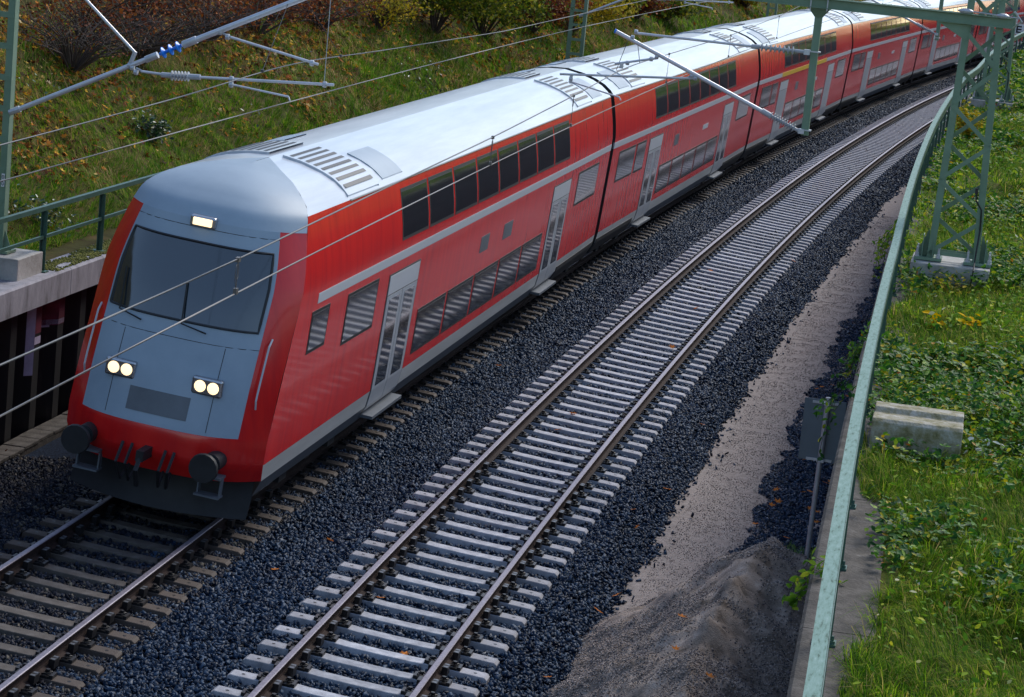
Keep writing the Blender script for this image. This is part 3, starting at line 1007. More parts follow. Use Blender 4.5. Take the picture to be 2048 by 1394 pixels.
def cantilever_right(s, dl, label, dzz=0.0):
    root = empty('cantilever_arm', frame(s, 3.1 + dl, 5.2 + dzz), label, 'cantilever', 'overhead line cantilevers')
    inv = root.matrix_world.inverted()
    P = lambda l, z, ds=0: inv @ V(s + ds, l + dl, z + dzz)
    t = MB()
    t.tube([P(-.27, 6.57), P(2.42, 5.48)], .036, 12)
    t.build('bracket_tube', M_tube, root, 40)
    t = MB()
    t.tube([P(-.30, 6.58), P(-.27, 6.57)], .038, 10)
    t.build('end_cap', M_blue, root)
    t = MB()
    sheds(t, P(2.5, 5.45), P(2.95, 5.27), .03, .075, 10)
    t.tube([P(2.36, 5.51), P(2.52, 5.44)], .048, 10); t.tube([P(2.94, 5.275), P(3.06, 5.22)], .03, 8)
    t.build('insulator', M_ins, root, 40)
    t = MB()
    t.tube([P(.05, 6.58), P(2.1, 6.57)], .022, 10)
    t.build('stay_tube', M_tube, root, 40)
    t = MB()
    sheds(t, P(2.2, 6.575), P(2.8, 6.575), .026, .07, 8)
    t.tube([P(2.06, 6.57), P(2.2, 6.575)], .04, 8); t.tube([P(2.8, 6.575), P(2.98, 6.575)], .032, 8)
    t.build('insulator', M_ins, root, 40)
    t = MB()
    t.tube([P(-1.17, 5.74), P(1.14, 5.92)], .02, 10)
    t.build('registration_tube', M_galv, root, 40)
    t = MB()
    t.tube([P(-.95, 5.63), P(-.10, 5.46), P(-.07, 5.41)], .014, 8)
    t.build('steady_arm', M_tube, root, 40)
    t = MB()
    t.tube([P(-.24, 6.02), P(.5, 6.2)], .02, 8)
    t.build('messenger_arm', M_tube, root, 40)
    t = MB()
    for q in ((.02, 6.5), (.07, 6.6), (1.17, 5.93), (1.1, 5.96), (.47, 6.22), (.38, 6.17), (-.97, 5.68), (-.02, 6.06)):
        cb = MB(); clampb(cb, P(*q), .04, .06); cb.build('clamp', M_galv, root, 40)
    t.tube([P(1.05, 5.94), P(1.2, 5.98)], .018, 6); t.tube([P(-.97, 5.74), P(-.97, 5.6)], .03, 6)
    t.box(P(-.12, 6.0), (.06, .05, .09)); t.box(P(3.06, 5.24), (.1, .1, .08)); t.box(P(3.0, 6.575), (.1, .1, .09))
    t.build_each('clamp', M_galv, root, 40)
    t = MB()
    t.tube([P(-.05, 6.46), P(-.2, 5.92)], .006, 5)
    t.tube([P(.12, 6.4), P(.19, 6.08)], .006, 5)
    t.build('hanger_wire', M_wired, root)
    return root


cantilever_right(2.0, 0, 'silver cantilever arm with grey ribbed insulators on the near drop post')
cantilever_right(44.2, -.08, 'distant silver cantilever arm reaching from behind the cross beam', .02)


def cantilever_left(s, label, full=True):
    root = empty('cantilever_arm', frame(s, -8.2, 4.7), label, 'cantilever', 'overhead line cantilevers')
    inv = root.matrix_world.inverted()
    P = lambda l, z, ds=0: inv @ V(s + ds, l, z)
    t = MB()
    t.tube([P(-8.1, 4.84), P(-6.08, 5.84)], .038, 12)
    t.tube([P(-5.48, 6.14), P(-3.55, 7.09)], .046, 12)
    t.build('bracket_tube', M_tube, root, 40)
    t = MB()
    sheds(t, P(-5.95, 5.905), P(-5.62, 6.07), .024, .085, 3)
    t.build('insulator', M_blue, root, 40)
    t = MB()
    t.tube([P(-6.16, 5.80), P(-5.98, 5.89)], .052, 10); t.tube([P(-5.6, 6.08), P(-5.4, 6.18)], .058, 10)
    for q in ((-8.12, 4.83), (-6.4, 5.69), (-6.36, 5.66), (-6.3, 5.6), (-5.05, 6.33), (-4.93, 6.27), (-3.62, 6.03), (-4.82, 5.66), (-4.82, 5.58), (-3.4, 5.74)):
        cb = MB(); clampb(cb, P(*q), .045, .06); cb.build('clamp', M_galv, root, 40)
    t.tube([P(-6.3, 5.66), P(-6.2, 5.62)], .02, 6); t.tube([P(-5.05, 6.33), P(-4.88, 6.27)], .02, 6)
    t.tube([P(-6.33, 5.9), P(-6.4, 5.7)], .035, 6); t.tube([P(-4.82, 5.7), P(-4.82, 5.54)], .032, 6)
    t.tube([P(-8.24, 4.78), P(-8.08, 4.85)], .05, 8)
    t.build_each('clamp', M_galv, root, 40)
    t = MB()
    t.tube([P(-7.7, 7.05), P(-6.33, 5.88)], .024, 10)
    t.build('stay_tube', M_tube, root, 40)
    t = MB()
    t.tube([P(-6.22, 5.62), P(-5.86, 5.61)], .02, 8); t.tube([P(-5.35, 5.63), P(-3.26, 5.75)], .021, 10)
    t.build('registration_tube', M_tube, root, 40)
    t = MB()
    sheds(t, P(-5.76, 5.61), P(-5.46, 5.625), .03, .075, 6)
    t.tube([P(-5.9, 5.605), P(-5.74, 5.61)], .04, 8); t.tube([P(-5.48, 5.625), P(-5.3, 5.635)], .042, 8)
    t.build('insulator', M_ins, root, 40)
    t = MB()
    t.tube([P(-4.8, 5.58), P(-3.93, 5.5), P(-3.91, 5.44)], .015, 8)
    t.build('steady_arm', M_tube, root, 40)
    t = MB()
    t.tube([P(-4.88, 6.27), P(-3.52, 6.02)], .02, 8)
    t.build('messenger_arm', M_tube, root, 40)
    t = MB()
    t.tube([P(-3.42, 7.1), P(-3.41, 5.75)], .006, 5)
    t.build('hanger_wire', M_galv, root)
    return root


cantilever_left(-5.05, 'near silver cantilever arm with blue insulator over the left slope')
cantilever_left(39.9, 'distant silver cantilever arm above the train roof at top centre')


# ------------------------------------------------------------------ overhead lines
def overhead(lat, cw, mw, drops, label, extra):
    root = empty('overhead_line', frame(0, lat, 5.5), label, 'overhead line', 'overhead contact lines')
    inv = root.matrix_world.inverted()
    fz = lambda tab, s: float(np.interp(s, [a for a, _ in tab], [b for _, b in tab]))
    ss = np.arange(-39, 140, 1.0)
    for nm, tab, r, m in (('contact_wire', cw, .0075, M_wire), ('messenger_wire', mw, .008, M_wired)):
        sp = np.array([fz(tab, s) for s in ss])
        if nm == 'messenger_wire':
            k = np.array([.1, .2, .4, .2, .1])
            sp = np.convolve(np.pad(sp, 2, 'edge'), k, 'valid')
        t = MB()
        t.tube([inv @ V(s, lat, z) for s, z in zip(ss, sp)], r, 6)
        t.build(nm, m, root, 60)
    for s in drops:
        zc, zm = fz(cw, s), fz(mw, s)
        d = MB()
        d.tube([inv @ V(s, lat, zc), inv @ V(s + .01, lat, zm)], .004, 5)
        d.box(inv @ V(s, lat, zc + .02), (.03, .05, .05)); d.box(inv @ V(s, lat, zm), (.03, .06, .04))
        h = (zm - zc)
        d.tube([inv @ V(s + .05 * math.sin(a), lat + .0, zm - .1 + .07 * math.cos(a)) for a in np.linspace(0, 2 * PI, 9)], .003, 4)
        d.tube([inv @ V(s, lat, zc + .03), inv @ V(s - .05, lat, zc + .12), inv @ V(s - .05, lat, zc + .2)], .003, 4)
        d.build('dropper', M_wire, root)
    t = MB()
    for a, b in extra:
        t.tube([inv @ V(*a), inv @ V(*b)], .005, 5)
        t.box(inv @ V(*a), (.04, .06, .04))
    if extra:
        t.build('stitch_wire', M_wired, root)
    return root


overhead(.12, [(-39, 5.35), (-26, 5.37), (-10, 5.42), (1, 5.46), (24, 5.55), (60, 5.74), (140, 6.1)],
         [(-39, 5.9), (-26, 5.7), (-21, 5.67), (-10, 5.77), (-4, 5.9), (1, 6.06), (6, 6.03), (15, 6.0), (25, 6.14), (43, 6.7), (60, 6.35), (85, 6.8), (140, 7)],
         [-30, -20.9, -9.95, -4.0, 6.1, 15.4, 24.7, 34, 44, 54], 'pair of overhead wires with droppers crossing in front of the train', [])
overhead(-3.9, [(-39, 5.3), (-16, 5.35), (-5, 5.43), (19, 5.63), (40, 5.75), (140, 6.2)],
         [(-39, 5.7), (-16, 5.73), (-10, 5.84), (-6, 5.98), (-4.5, 6.0), (0, 5.93), (10, 5.86), (28, 6.05), (40, 6.5), (60, 6.2), (81, 6.9), (140, 7)],
         [], 'thin overhead wires above the train against the left slope',
         [((-6.6, -3.9, 5.97), (-5.0, -4.05, 6.9)), ((-2.4, -3.9, 5.97), (-4.7, -3.95, 7.0))])

# ------------------------------------------------------------------ train
# body section: right half (y, z above rail), bottom to top
SEC = [(1.22, .47), (1.35, .74), (1.385, 1.0), (1.39, 1.3), (1.39, 3.1), (1.385, 3.28), (1.34, 3.55), (1.27, 3.85), (1.195, 4.12), (1.165, 4.2),
       (1.08, 4.3), (.92, 4.41), (.7, 4.5), (.4, 4.575), (.0, 4.62)]
I_SK0, I_RED0, I_EAVE = 1, 2, 9
ZR = .185


def sec_y(z, off=0.0):
    return float(np.interp(z, [b for _, b in SEC], [a for a, _ in SEC])) + off


def wall_strip(mb, y0, y1, z0, z1, off, mi=0, th=.0):
    """a strip following the right-hand side wall between y0..y1 along the car, z0..z1"""
    zs = [z0] + [z for _, z in SEC if z0 + .01 < z < z1 - .01] + [z1]
    rings = [[(sec_y(z, off), y, z) for z in zs] for y in (y0, y1)]
    back = [[(sec_y(z, -.03), y, z) for z in zs] for y in (y0, y1)]
    n = len(zs)
    vs = rings[0] + rings[1] + back[0] + back[1]
    fs = []
    for k in range(n - 1):
        fs += [(k, n + k, n + k + 1, k + 1)]
        fs += [(k, k + 1, 2 * n + k + 1, 2 * n + k), (n + k + 1, n + k, 3 * n + k, 3 * n + k + 1)]
    fs += [(0, 2 * n, 3 * n, n), (n - 1, 2 * n - 1, 4 * n - 1, 3 * n - 1)]
    mb.add(vs, fs, mi)


def window(root, name, y0, y1, z0, z1, panes=1):
    mb = MB()
    wall_strip(mb, y0, y1, z0, z1, .004)
    f = mb.build(name, M_frame, root)
    g = MB()
    wdt = (y1 - y0) / panes
    for k in range(panes):
        wall_strip(g, y0 + k * wdt + .05, y0 + (k + 1) * wdt - .05, z0 + .05, z1 - .05, .008)
    g.build('pane', M_glass, f, 30)
    return f


def door(root, yc):
    mb = MB()
    wall_strip(mb, yc - 1.0, yc + 1.0, .6, 2.83, .003)
    d = mb.build('door', M_frame, root)
    for sg in (-1, 1):
        l = MB()
        a, b = (yc - .95, yc - .012) if sg < 0 else (yc + .012, yc + .95)
        wall_strip(l, a, b, .66, 2.48, .010)
        lf = l.build('door_leaf', M_door, d)
        g = MB()
        wall_strip(g, a + .16, b - .16, 1.05, 2.42, .014)
        g.build('pane', M_glass, lf)
    h = MB()
    wall_strip(h, yc - .95, yc + .95, 2.5, 2.8, .010)
    h.build('header', M_stripe, d)
    st = MB()
    st.box((1.36, yc, .57), (.22, 1.85, .05))
    st.build('step', M_skirtd, d)


def bogie(root, yc):
    b = MB()
    for sx in (-1, 1):
        b.box((sx * 1.0, yc, .55), (.16, 3.0, .22)); b.box((sx * 1.02, yc, .78), (.3, .7, .3))
        for dy in (-1.25, 1.25):
            b.box((sx * 1.02, yc + dy, .46), (.24, .36, .34))
            b.lathe((sx * 1.02, yc + dy - .32, .62), (sx * 1.02, yc + dy - .32, .88), [(0, .1), (1, .1)], 8)
    b.box((0, yc, .62), (2.0, .5, .25))
    o = b.build('bogie', M_black, root)
    for dy in (-1.25, 1.25):
        w_ = MB()
        for sx in (-1, 1):
            w_.lathe((sx * .69, yc + dy, .46), (sx * .83, yc + dy, .46), [(0, .49), (.2, .47), (.22, .46), (.9, .46), (1, .36)], 20)
        w_.tube([(-.75, yc + dy, .46), (.75, yc + dy, .46)], .09, 8)
        w_.build('wheel', M_wheel, o, 40)


def roof_kit(root, ye, sg, hatch=1.55):
    """grille and hatch near one end; ye = end, sg = direction towards the middle"""
    for half in (1, -1):
        v = MB()
        yc = ye + sg * 3.3
        a = [.17 + .12 * k for k in range(8)]
        pz = lambda x: float(np.interp(x, [b_ for b_, _ in SEC[::-1]], [z for _, z in SEC[::-1]]))
        q = [(half * .1, pz(.1)), (half * 1.14, pz(1.14))]
        n = 9
        xs = np.linspace(.1, 1.14, n)
        rings = [[(half * x, y, pz(x) + .035) for x in xs] for y in (yc - .85, yc + .85)]
        v.loft(rings, False)
        rings = [[(half * x, y, pz(x) + d) for x in xs] for y, d in ((yc - .85, -.02), (yc - .85, .035))]
        v.loft(rings, False)
        rings = [[(half * x, y, pz(x) + d) for x in xs] for y, d in ((yc + .85, .035), (yc + .85, -.02))]
        v.loft(rings, False)
        o = v.build('roof_vent', M_roof, root, 30)
        s_ = MB()
        for x in a:
            c = [(half * x, yc - .75, pz(x) + .039), (half * (x + .055), yc - .75, pz(x + .055) + .039), (half * (x + .055), yc + .75, pz(x + .055) + .039), (half * x, yc + .75, pz(x) + .039)]
            s_.add(c, [(0, 1, 2, 3)])
        s_.build('louvre', M_frame, o)
        h = MB()
        yh = ye + sg * hatch
        xs = np.linspace(.5, 1.1, 6)
        h.loft([[(half * x, y, pz(x) + .02) for x in xs] for y in (yh - .6, yh + .6)], False)
        h.loft([[(half * x, y, pz(x) + d) for x in xs] for y, d in ((yh - .6, -.02), (yh - .6, .02))], False)
        h.loft([[(half * x, y, pz(x) + d) for x in xs] for y, d in ((yh + .6, .02), (yh + .6, -.02))], False)
        h.build('roof_hatch', M_front, root, 30)


def shell(root, ring0, y0, y1):
    """ring0: list of y at first ring per section point (or None for square end)"""
    half = SEC
    full = [(-a, b) for a, b in half[::-1]][:-1] if False else None
    ys = [y0 + .25 * k for k in range(1, 3)]
    def ring(yl):
        L_ = [(-a, yl[i], b) for i, (a, b) in enumerate(half)]
        R_ = [(a, yl[i], b) for i, (a, b) in enumerate(half)]
        return L_, R_
    n = len(half)
    lines = [ring0 if ring0 else [y0] * n]
    lines += [[y0 + (1.7 if ring0 else .3)] * n, [(y0 + y1) / 2] * n, [y1] * n]
    def build(name, m, i0, i1, sides=(1, -1), par=root):
        mb = MB()
        for sx in sides:
            mb.loft([[(sx * half[i][0], yl[i], half[i][1]) for i in range(i0, i1 + 1)] for yl in lines], False)
        return mb.build(name, m, par, 35)
    body = build('body', M_red, I_RED0, I_EAVE)
    build('skirt', M_skirt, 1, 2)
    build('lower_skirt', M_skirtd, 0, 1)
    build('roof', M_roof, I_EAVE, n - 1)
    # end walls and floor
    e = MB()
    for yv, first in (((lines[0][4]) if not ring0 else y0 + 1.2, True), (y1 - .001, False)):
        pts = [(-a, yv, b) for a, b in half] + [(a, yv, b) for a, b in half[::-1][1:]]
        e.add(pts, [tuple(range(len(pts)))])
    e.add([(-1.22, y0 + .6, .48), (1.22, y0 + .6, .48), (1.22, y1, .48), (-1.22, y1, .48)], [(0, 1, 2, 3)])
    e.build('end_wall', M_black, root)
    rg = MB()                             # rain gutter at the eave
    for sx in (1, -1):
        rg.tube([(sx * (half[I_EAVE][0] + .008), y, half[I_EAVE][1]) for y in (lines[1][0], y1 - .05)], .014, 5)
    rg.build('gutter', M_skirt, root)


def strip_part(root, name, m, y0, y1, z0, z1, off=.004):
    mb = MB()
    wall_strip(mb, y0, y1, z0, z1, off)
    return mb.build(name, m, root)


JOINTS = [16.3, 41.9, 67.5, 93.1, 118.7, 144.3]


def car_frame(sa, sb):
    """a straight car set between two track positions, leaning with the cant"""
    a, b = V(sa, L1, ZR), V(sb, L1, ZR)
    d = (b - a).normalized()
    h = math.atan2(d.x, d.y)
    x = Vector((math.cos(h), -math.sin(h), CANT)).normalized()
    y = Vector((math.sin(h), math.cos(h), 0))
    m = Matrix((x, y, x.cross(y))).transposed().to_4x4()
    m.translation = (a + b) / 2
    return m


GT = 'coupled carriages of the red train'
# second carriage: the pattern for the rest
HL = 12.6
c2 = empty('train_carriage', car_frame(JOINTS[0], JOINTS[1]), 'red double deck carriage coupled directly behind the leading cab carriage', 'train carriage', GT)
shell(c2, None, -HL, HL)
strip_part(c2, 'stripe', M_stripe, -HL, HL, 2.99, 3.135)
for k in range(8):
    window(c2, 'upper_window', -7.15 + 1.82 * k, -7.15 + 1.82 * k + 1.72, 3.3, 4.08)
for k in range(5):
    window(c2, 'lower_window', -5.2 + 2.09 * k, -5.2 + 2.09 * k + 1.98, 1.17, 1.93)
for yc in (-6.5, 6.5):
    door(c2, yc)
window(c2, 'end_window', -11.7, -9.5, 2.1, 2.85)
window(c2, 'end_window', -9.3, -8.0, 2.1, 2.85)
window(c2, 'end_window', 8.6, 11.3, 2.1, 2.85)
for yc in (-9.6, 9.6):
    bogie(c2, yc)
roof_kit(c2, -HL, 1)
roof_kit(c2, HL, -1)
g = MB()
g.box((0, HL + .1, 2.3), (1.5, .42, 2.6)); g.box((0, HL + .1, .9), (.3, .5, .25))
for k in range(3):
    g.box((0, HL - .02 + .12 * k, 2.3), (1.62, .05, 2.74))
g.build('gangway', M_black, c2)
bp_ = MB()                                # bogie recess: dark panel where the skirt is cut away
for yc in (-9.6, 9.6):
    a, b = sorted((yc / abs(yc) * 7.9, yc / abs(yc) * 12.55))
    bp_ = MB()
    wall_strip(bp_, a, b, .46, .84, .012)
    bp_.build('bogie_opening', M_black, c2)
sm = MB()
wall_strip(sm, -3.4, -2.7, 2.3, 2.6, .004)
sm.build('grille', M_skirtd, c2)
sm = MB()
wall_strip(sm, 1.6, 2.6, 2.36, 2.5, .004)
sm.build('notice', M_stripe, c2)
LBL = ['red carriage with a yellow stripe over its windows, third from the leading cab',
       'red double deck carriage ahead of the lattice masts, fourth from the leading cab',
       'red carriage seen through the bars of the lattice masts, fifth in the train',
       'farthest red carriage, last one visible at the top right corner']
for i in range(4):
    r = empty('train_carriage', car_frame(JOINTS[i + 1], JOINTS[i + 2]), LBL[i], 'train carriage', GT)
    for ch in list(c2.children):
        c = copy_child(ch, r)
        for g1 in ch.children:
            copy_child(g1, c)
    if i == 0:
        strip_part(r, 'yellow_stripe', M_yellow, -7.4, 4.6, 2.985, 3.14, .008)

# leading carriage with the cab
S_A = -9.3
c1 = empty('train_carriage', car_frame(S_A, JOINTS[0]), 'leading red cab carriage with grey sloping nose and lit headlamps', 'train carriage', GT)
H1 = 12.65
Y_T = -(JOINTS[0] - S_A) / 2              # local y of s = S_A


def nose_y(z):
    """local y of the nose on the centre line at height z"""
    return Y_T + float(np.interp(z, [.47, .74, 1.0, 1.3, 2.0, 3.0, 4.0, 4.2, 4.41, 4.5, 4.575, 4.62], [-.62, -.75, -.9, -.9, -.72, -.38, .0, .14, .5, .82, 1.2, 1.9]))


def nose(z, u, off=0.0):
    w_ = sec_y(z)
    return (u * w_, nose_y(z) + .62 * abs(u) ** 3.2 - off, z + off * .25)


shell(c1, [nose_y(b) + .62 for _, b in SEC], Y_T + 1.2, H1)


def nose_patch(name, m, z0, z1, u0, u1, off, par=c1, nz=10, nu=10):
    mb = MB()
    zs = np.linspace(z0, z1, nz)
    mb.loft([[nose(z, u, off) for u in np.linspace(u0, u1, nu)] for z in zs], False)
    for e in (zs[0], zs[-1]):
        mb.loft([[nose(e, u, o_) for u in np.linspace(u0, u1, nu)] for o_ in (off, -.02)], False)
    for e in (u0, u1):
        mb.loft([[nose(z, e, o_) for z in zs] for o_ in (off, -.02)], False)
    return mb.build(name, m, par, 40)


mb = MB()
zz = sorted(set([b for _, b in SEC[1:] if b < 3.95] + list(np.linspace(.74, 4.0, 22))))
mb.loft([[nose(z, u) for u in np.linspace(-1, 1, 25)] for z in zz], False)
mb.build('nose', M_red, c1, 40)
fp_ = nose_patch('front_panel', M_front, 1.36, 4.0, -.78, .78, .006, nz=22, nu=17)
mb = MB()
mb.loft([[nose(z, u, .004) for u in np.linspace(-1, 1, 25)] for z in list(np.linspace(4.0, 4.5, 10)) + [4.54, 4.575, 4.6, 4.615, 4.6195]], False)
cap = mb.build('roof_cap', M_front, c1, 50)
ws = nose_patch('windscreen', M_wglass, 2.72, 3.72, -.74, .74, .012, nz=10, nu=15)
for x0 in (-.35, .3):
    wp = MB()
    wp.tube([nose(2.62, x0, .05), nose(2.68, x0 - .25, .06), nose(3.2, x0 - .3, .04)], .012, 6)
    wp.build('wiper', M_blk, ws)
def nose_line(mb, pts, r):
    mb.tube([nose(z, u, .016) for z, u in pts], r, 5)


sl_ = MB()
nose_line(sl_, [(2.72, u) for u in np.linspace(-.74, .74, 15)] + [(z, .74) for z in np.linspace(2.82, 3.62, 8)] + [(3.72, u) for u in np.linspace(.74, -.74, 15)] + [(z, -.74) for z in np.linspace(3.62, 2.72, 9)], .018)
sl_.build('seal', M_frame, ws)
for pts in ([(2.5, u) for u in np.linspace(-.78, .78, 13)], [(3.9, u) for u in np.linspace(-.78, .78, 13)], [(z, -.5) for z in np.linspace(1.4, 2.48, 8)], [(z, .5) for z in np.linspace(1.4, 2.48, 8)]):
    sl_ = MB()
    sl_.tube([nose(z, u, .004) for z, u in pts], .006, 4)
    sl_.build('seam', M_frame, fp_)
for u in (-.86, .86):
    sl_ = MB()
    sl_.tube([nose(z, u, .07 if .02 < k_ / 9 < .98 else .0) for k_, z in enumerate(np.linspace(1.75, 2.65, 10))], .014, 6)
    sl_.build('handrail', M_stripe, c1)
for u in (-.62, .62):
    sl_ = MB()
    p_ = Vector(nose(.82, u, .12))
    sl_.box(p_, (.34, .24, .03)); sl_.box(p_ + Vector((-.15, .05, -.14)), (.02, .1, .3)); sl_.box(p_ + Vector((.15, .05, -.14)), (.02, .1, .3)); sl_.box(p_ + Vector((0, .02, -.27)), (.34, .2, .025))
    sl_.build('shunter_step', M_skirtd, c1)
lg = nose_patch('lower_grille', M_skirtd, 1.5, 1.8, -.3, .3, .012, nz=4, nu=8)
for sx in (-1, 1):
    for u, zc, nm in ((sx * .43, 1.98, 'headlamp'),):
        hb = MB()
        c = Vector(nose(zc, u, .02))
        hb.box(c + Vector((0, -.0, 0)), (.42, .1, .24))
        hh = hb.build('headlamp', M_chrome, c1, bevel=.03)
        gl = MB()
        for dx in (-.09, .09):
            p = c + Vector((dx, -.055, 0))
            gl.lathe(p + Vector((0, .03, 0)), p - Vector((0, .012, 0)), [(0, .08), (.6, .08), (1, .04)], 14)
        gl.build('lens', M_lamp, hh, 40)
hb = MB()
c = Vector(nose(3.98, 0, .02))
hb.box(c, (.36, .12, .16))
hh = hb.build('headlamp', M_chrome, c1, bevel=.03)
gl = MB()
gl.box(c + Vector((0, -.066, .0)), (.26, .03, .1))
gl.build('lens', M_lamp, hh, bevel=.01)
# buffers, coupling, plough
for sx in (-1, 1):
    b_ = MB()
    p = Vector((sx * .875, nose_y(1.06) + .1, 1.06))
    b_.lathe(p + Vector((0, .3, 0)), p - Vector((0, .5, 0)), [(0, .13), (.6, .13), (.61, .09), (.93, .09), (.94, .2), (1, .19)], 16)
    b_.build('buffer', M_black, c1, 40)
cp = MB()
cp.box((0, nose_y(1.0) - .1, 1.02), (.1, .5, .14)); cp.tube([(0, nose_y(1) - .3, 1.02), (0, nose_y(1) - .42, .85), (0, nose_y(1) - .3, .62)], .035, 6)
for sx in (-.35, -.22, .24, .36):
    cp.tube([(sx, nose_y(1.1) - .03, 1.08), (sx, nose_y(1) - .22, .85), (sx * .9, nose_y(.9) - .12, .6), (sx * .8, nose_y(.9) + .1, .75)], .022, 6)
cp.build('coupling', M_black, c1)
pl_ = MB()
pl_.loft([[(x, nose_y(.74) + .25 + .4 * abs(x / 1.25) ** 2 - (.12 if z < .3 else 0), z) for x in np.linspace(-1.25, 1.25, 13)] for z in (.2, .45, .76)], False)
pl_.build('plough', M_black, c1, 40)
strip_part(c1, 'stripe', M_stripe, Y_T + 1.15, H1, 2.99, 3.135)
s2l = lambda s: Y_T + (s - S_A)
for k in range(8):
    window(c1, 'upper_window', s2l(-3.6) + 1.8 * k, s2l(-3.6) + 1.8 * k + 1.7, 3.3, 4.08)
for k in range(5):
    window(c1, 'lower_window', s2l(-1.7) + 2.14 * k, s2l(-1.7) + 2.14 * k + 2.03, 1.17, 1.93)
door(c1, s2l(-3.1))
door(c1, s2l(10.35))
window(c1, 'cab_side_window', s2l(-8.35), s2l(-7.45), 2.3, 2.9)
window(c1, 'end_window', s2l(-6.5), s2l(-4.75), 2.12, 2.88)
window(c1, 'end_window', s2l(12.2), s2l(14.8), 2.1, 2.85)
for a, b in ((2.6, 3.3), (4.6, 5.4)):
    strip_part(c1, 'grille', M_skirtd, s2l(a), s2l(b), 2.3, 2.6)
for s_ in (-6.3, 13.3):
    bogie(c1, s2l(s_))
bp_ = MB()
wall_strip(bp_, s2l(11.6), H1 - .02, .46, .84, .012)
bp_.build('bogie_opening', M_black, c1)
roof_kit(c1, s2l(-8.9), 1, 5.1)
roof_kit(c1, H1, -1)
g = MB()
g.box((0, H1 + .1, 2.3), (1.5, .42, 2.6))
for k in range(3):
    g.box((0, H1 - .02 + .12 * k, 2.3), (1.62, .05, 2.74))
g.build('gangway', M_black, c1)

# ------------------------------------------------------------------ signs, litter
sg = empty('sign_board', frame(-6.0, 4.44, -.5), 'grey back of a rectangular sign on a pole beside the right hand wall', 'sign')
b = MB(); b.tube([(0, 0, 0), (.03, 0, 2.76)], .036, 12); b.lathe((.03, 0, 2.75), (.03, 0, 2.79), [(0, .042), (1, .036)], 12)
b.build('pole', M_pole, sg, 40)
b = MB(); b.box((0, .06, 2.3), (.58, .012, .88)); b.build('plate', M_signb, sg, bevel=.004)
for z in (1.88, 2.7):
    b = MB(); b.box((0, .045, z), (.36, .02, .035)); b.box((.025, 0, z), (.1, .09, .04))
    b.build('bracket', M_galv, sg)
es = empty('letter_sign', frame(88, 2.99, 2.3), 'small white sign with a black letter E above the far railing', 'sign')
b = MB(); b.box((0, 0, 1.72), (.5, .03, .52)); b.build('plate', M_wht, es)
b = MB(); b.box((-.09, -.018, 1.72), (.08, .008, .36))
for z in (1.58, 1.72, 1.86):
    b.box((.03, -.018, z), (.2, .008, .075))
b.build('letter', M_blk, es)
b = MB(); b.box((0, .04, .75), (.07, .05, 1.5)); b.build('pole', M_pole, es)

bm_ = MB()
rr = np.random.default_rng(3)
rings = []
for k, (y, r_) in enumerate(((-.2, .02), (-.15, .08), (-.05, .12), (.08, .1), (.17, .07), (.22, .02))):
    rings.append([(r_ * math.cos(a) * 1.2 + rr.normal(0, .008), y, .05 + max(-.05, r_ * math.sin(a) * .8) + rr.normal(0, .008)) for a in np.linspace(0, 2 * PI, 14)[:-1]])
bm_.loft(rings, True, True)
o = bm_.build('plastic_bag', M_bag, None, 60)
o.matrix_world = frame(-6.1, 4.52, -.40) @ Matrix.Rotation(.9, 4, 'Z')
tag(o, 'crumpled white plastic bag at the foot of the sign pole', 'plastic bag')

# ------------------------------------------------------------------ plants
BL_F = np.array([(0, 1, 2), (1, 3, 2), (2, 3, 4)])


def blades(pos, hgt, wid, lean, tilt=.35, tuft=0.0):
    m = len(pos)
    bend = rng.uniform(.1, 1, m) * lean
    tv = np.zeros((m, 5, 3))
    tv[:, 0] = (-.5, 0, 0); tv[:, 1] = (.5, 0, 0); tv[:, 2] = (-.4, .0, .55); tv[:, 3] = (.4, .0, .55); tv[:, 4] = (0, 0, 1)
    tv[:, :, 0] *= wid[:, None]
    tv[:, :, 2] *= hgt[:, None]
    tv[:, 2:4, 1] = (bend * hgt * .25)[:, None]
    tv[:, 4, 1] = bend * hgt * .95
    tv[:, 4, 2] *= (1 - .45 * bend)
    r = rot_rand(m, tilt * (.4 if tuft else 1))
    if tuft:                              # blades stand in tufts and lean the way their patch of grass lies
        g = np.floor(pos[:, :2] / tuft)
        h1 = np.modf(np.abs(np.sin(g[:, 0] * 127.1 + g[:, 1] * 311.7) * 43758.5))[0]
        h2 = np.modf(np.abs(np.sin(g[:, 0] * 269.5 + g[:, 1] * 183.3) * 43758.5))[0]
        c = np.stack([(g[:, 0] + .2 + .6 * h1) * tuft, (g[:, 1] + .2 + .6 * h2) * tuft], -1)
        d = pos[:, :2] - c
        pos = pos.copy()
        pos[:, :2] = c + d * .62
        fl = np.stack([vnoise(pos[:, 0] * .8, pos[:, 1] * .8, 91), vnoise(pos[:, 0] * .8, pos[:, 1] * .8, 92)], -1)
        d = d / tuft * 1.6 + fl * 1.3 + rng.normal(0, .35, d.shape)
        a = np.arctan2(-d[:, 0], d[:, 1])
        ca, sa = np.cos(a), np.sin(a); Z = np.zeros(m); O = np.ones(m)
        r = np.stack([np.stack([ca, -sa, Z], -1), np.stack([sa, ca, Z], -1), np.stack([Z, Z, O], -1)], -2)
        k = np.clip(rng.normal(tilt, tilt * .5, m), 0, 1.2)
        ck, sk = np.cos(k), np.sin(k)
        rx = np.stack([np.stack([O, Z, Z], -1), np.stack([Z, ck, sk], -1), np.stack([Z, -sk, ck], -1)], -2)
        r = r @ rx
        hgt_s = (.7 + .6 * h1)
        tv = tv * hgt_s[:, None, None]
    return scatter(tv, BL_F, pos, r, np.ones(m))


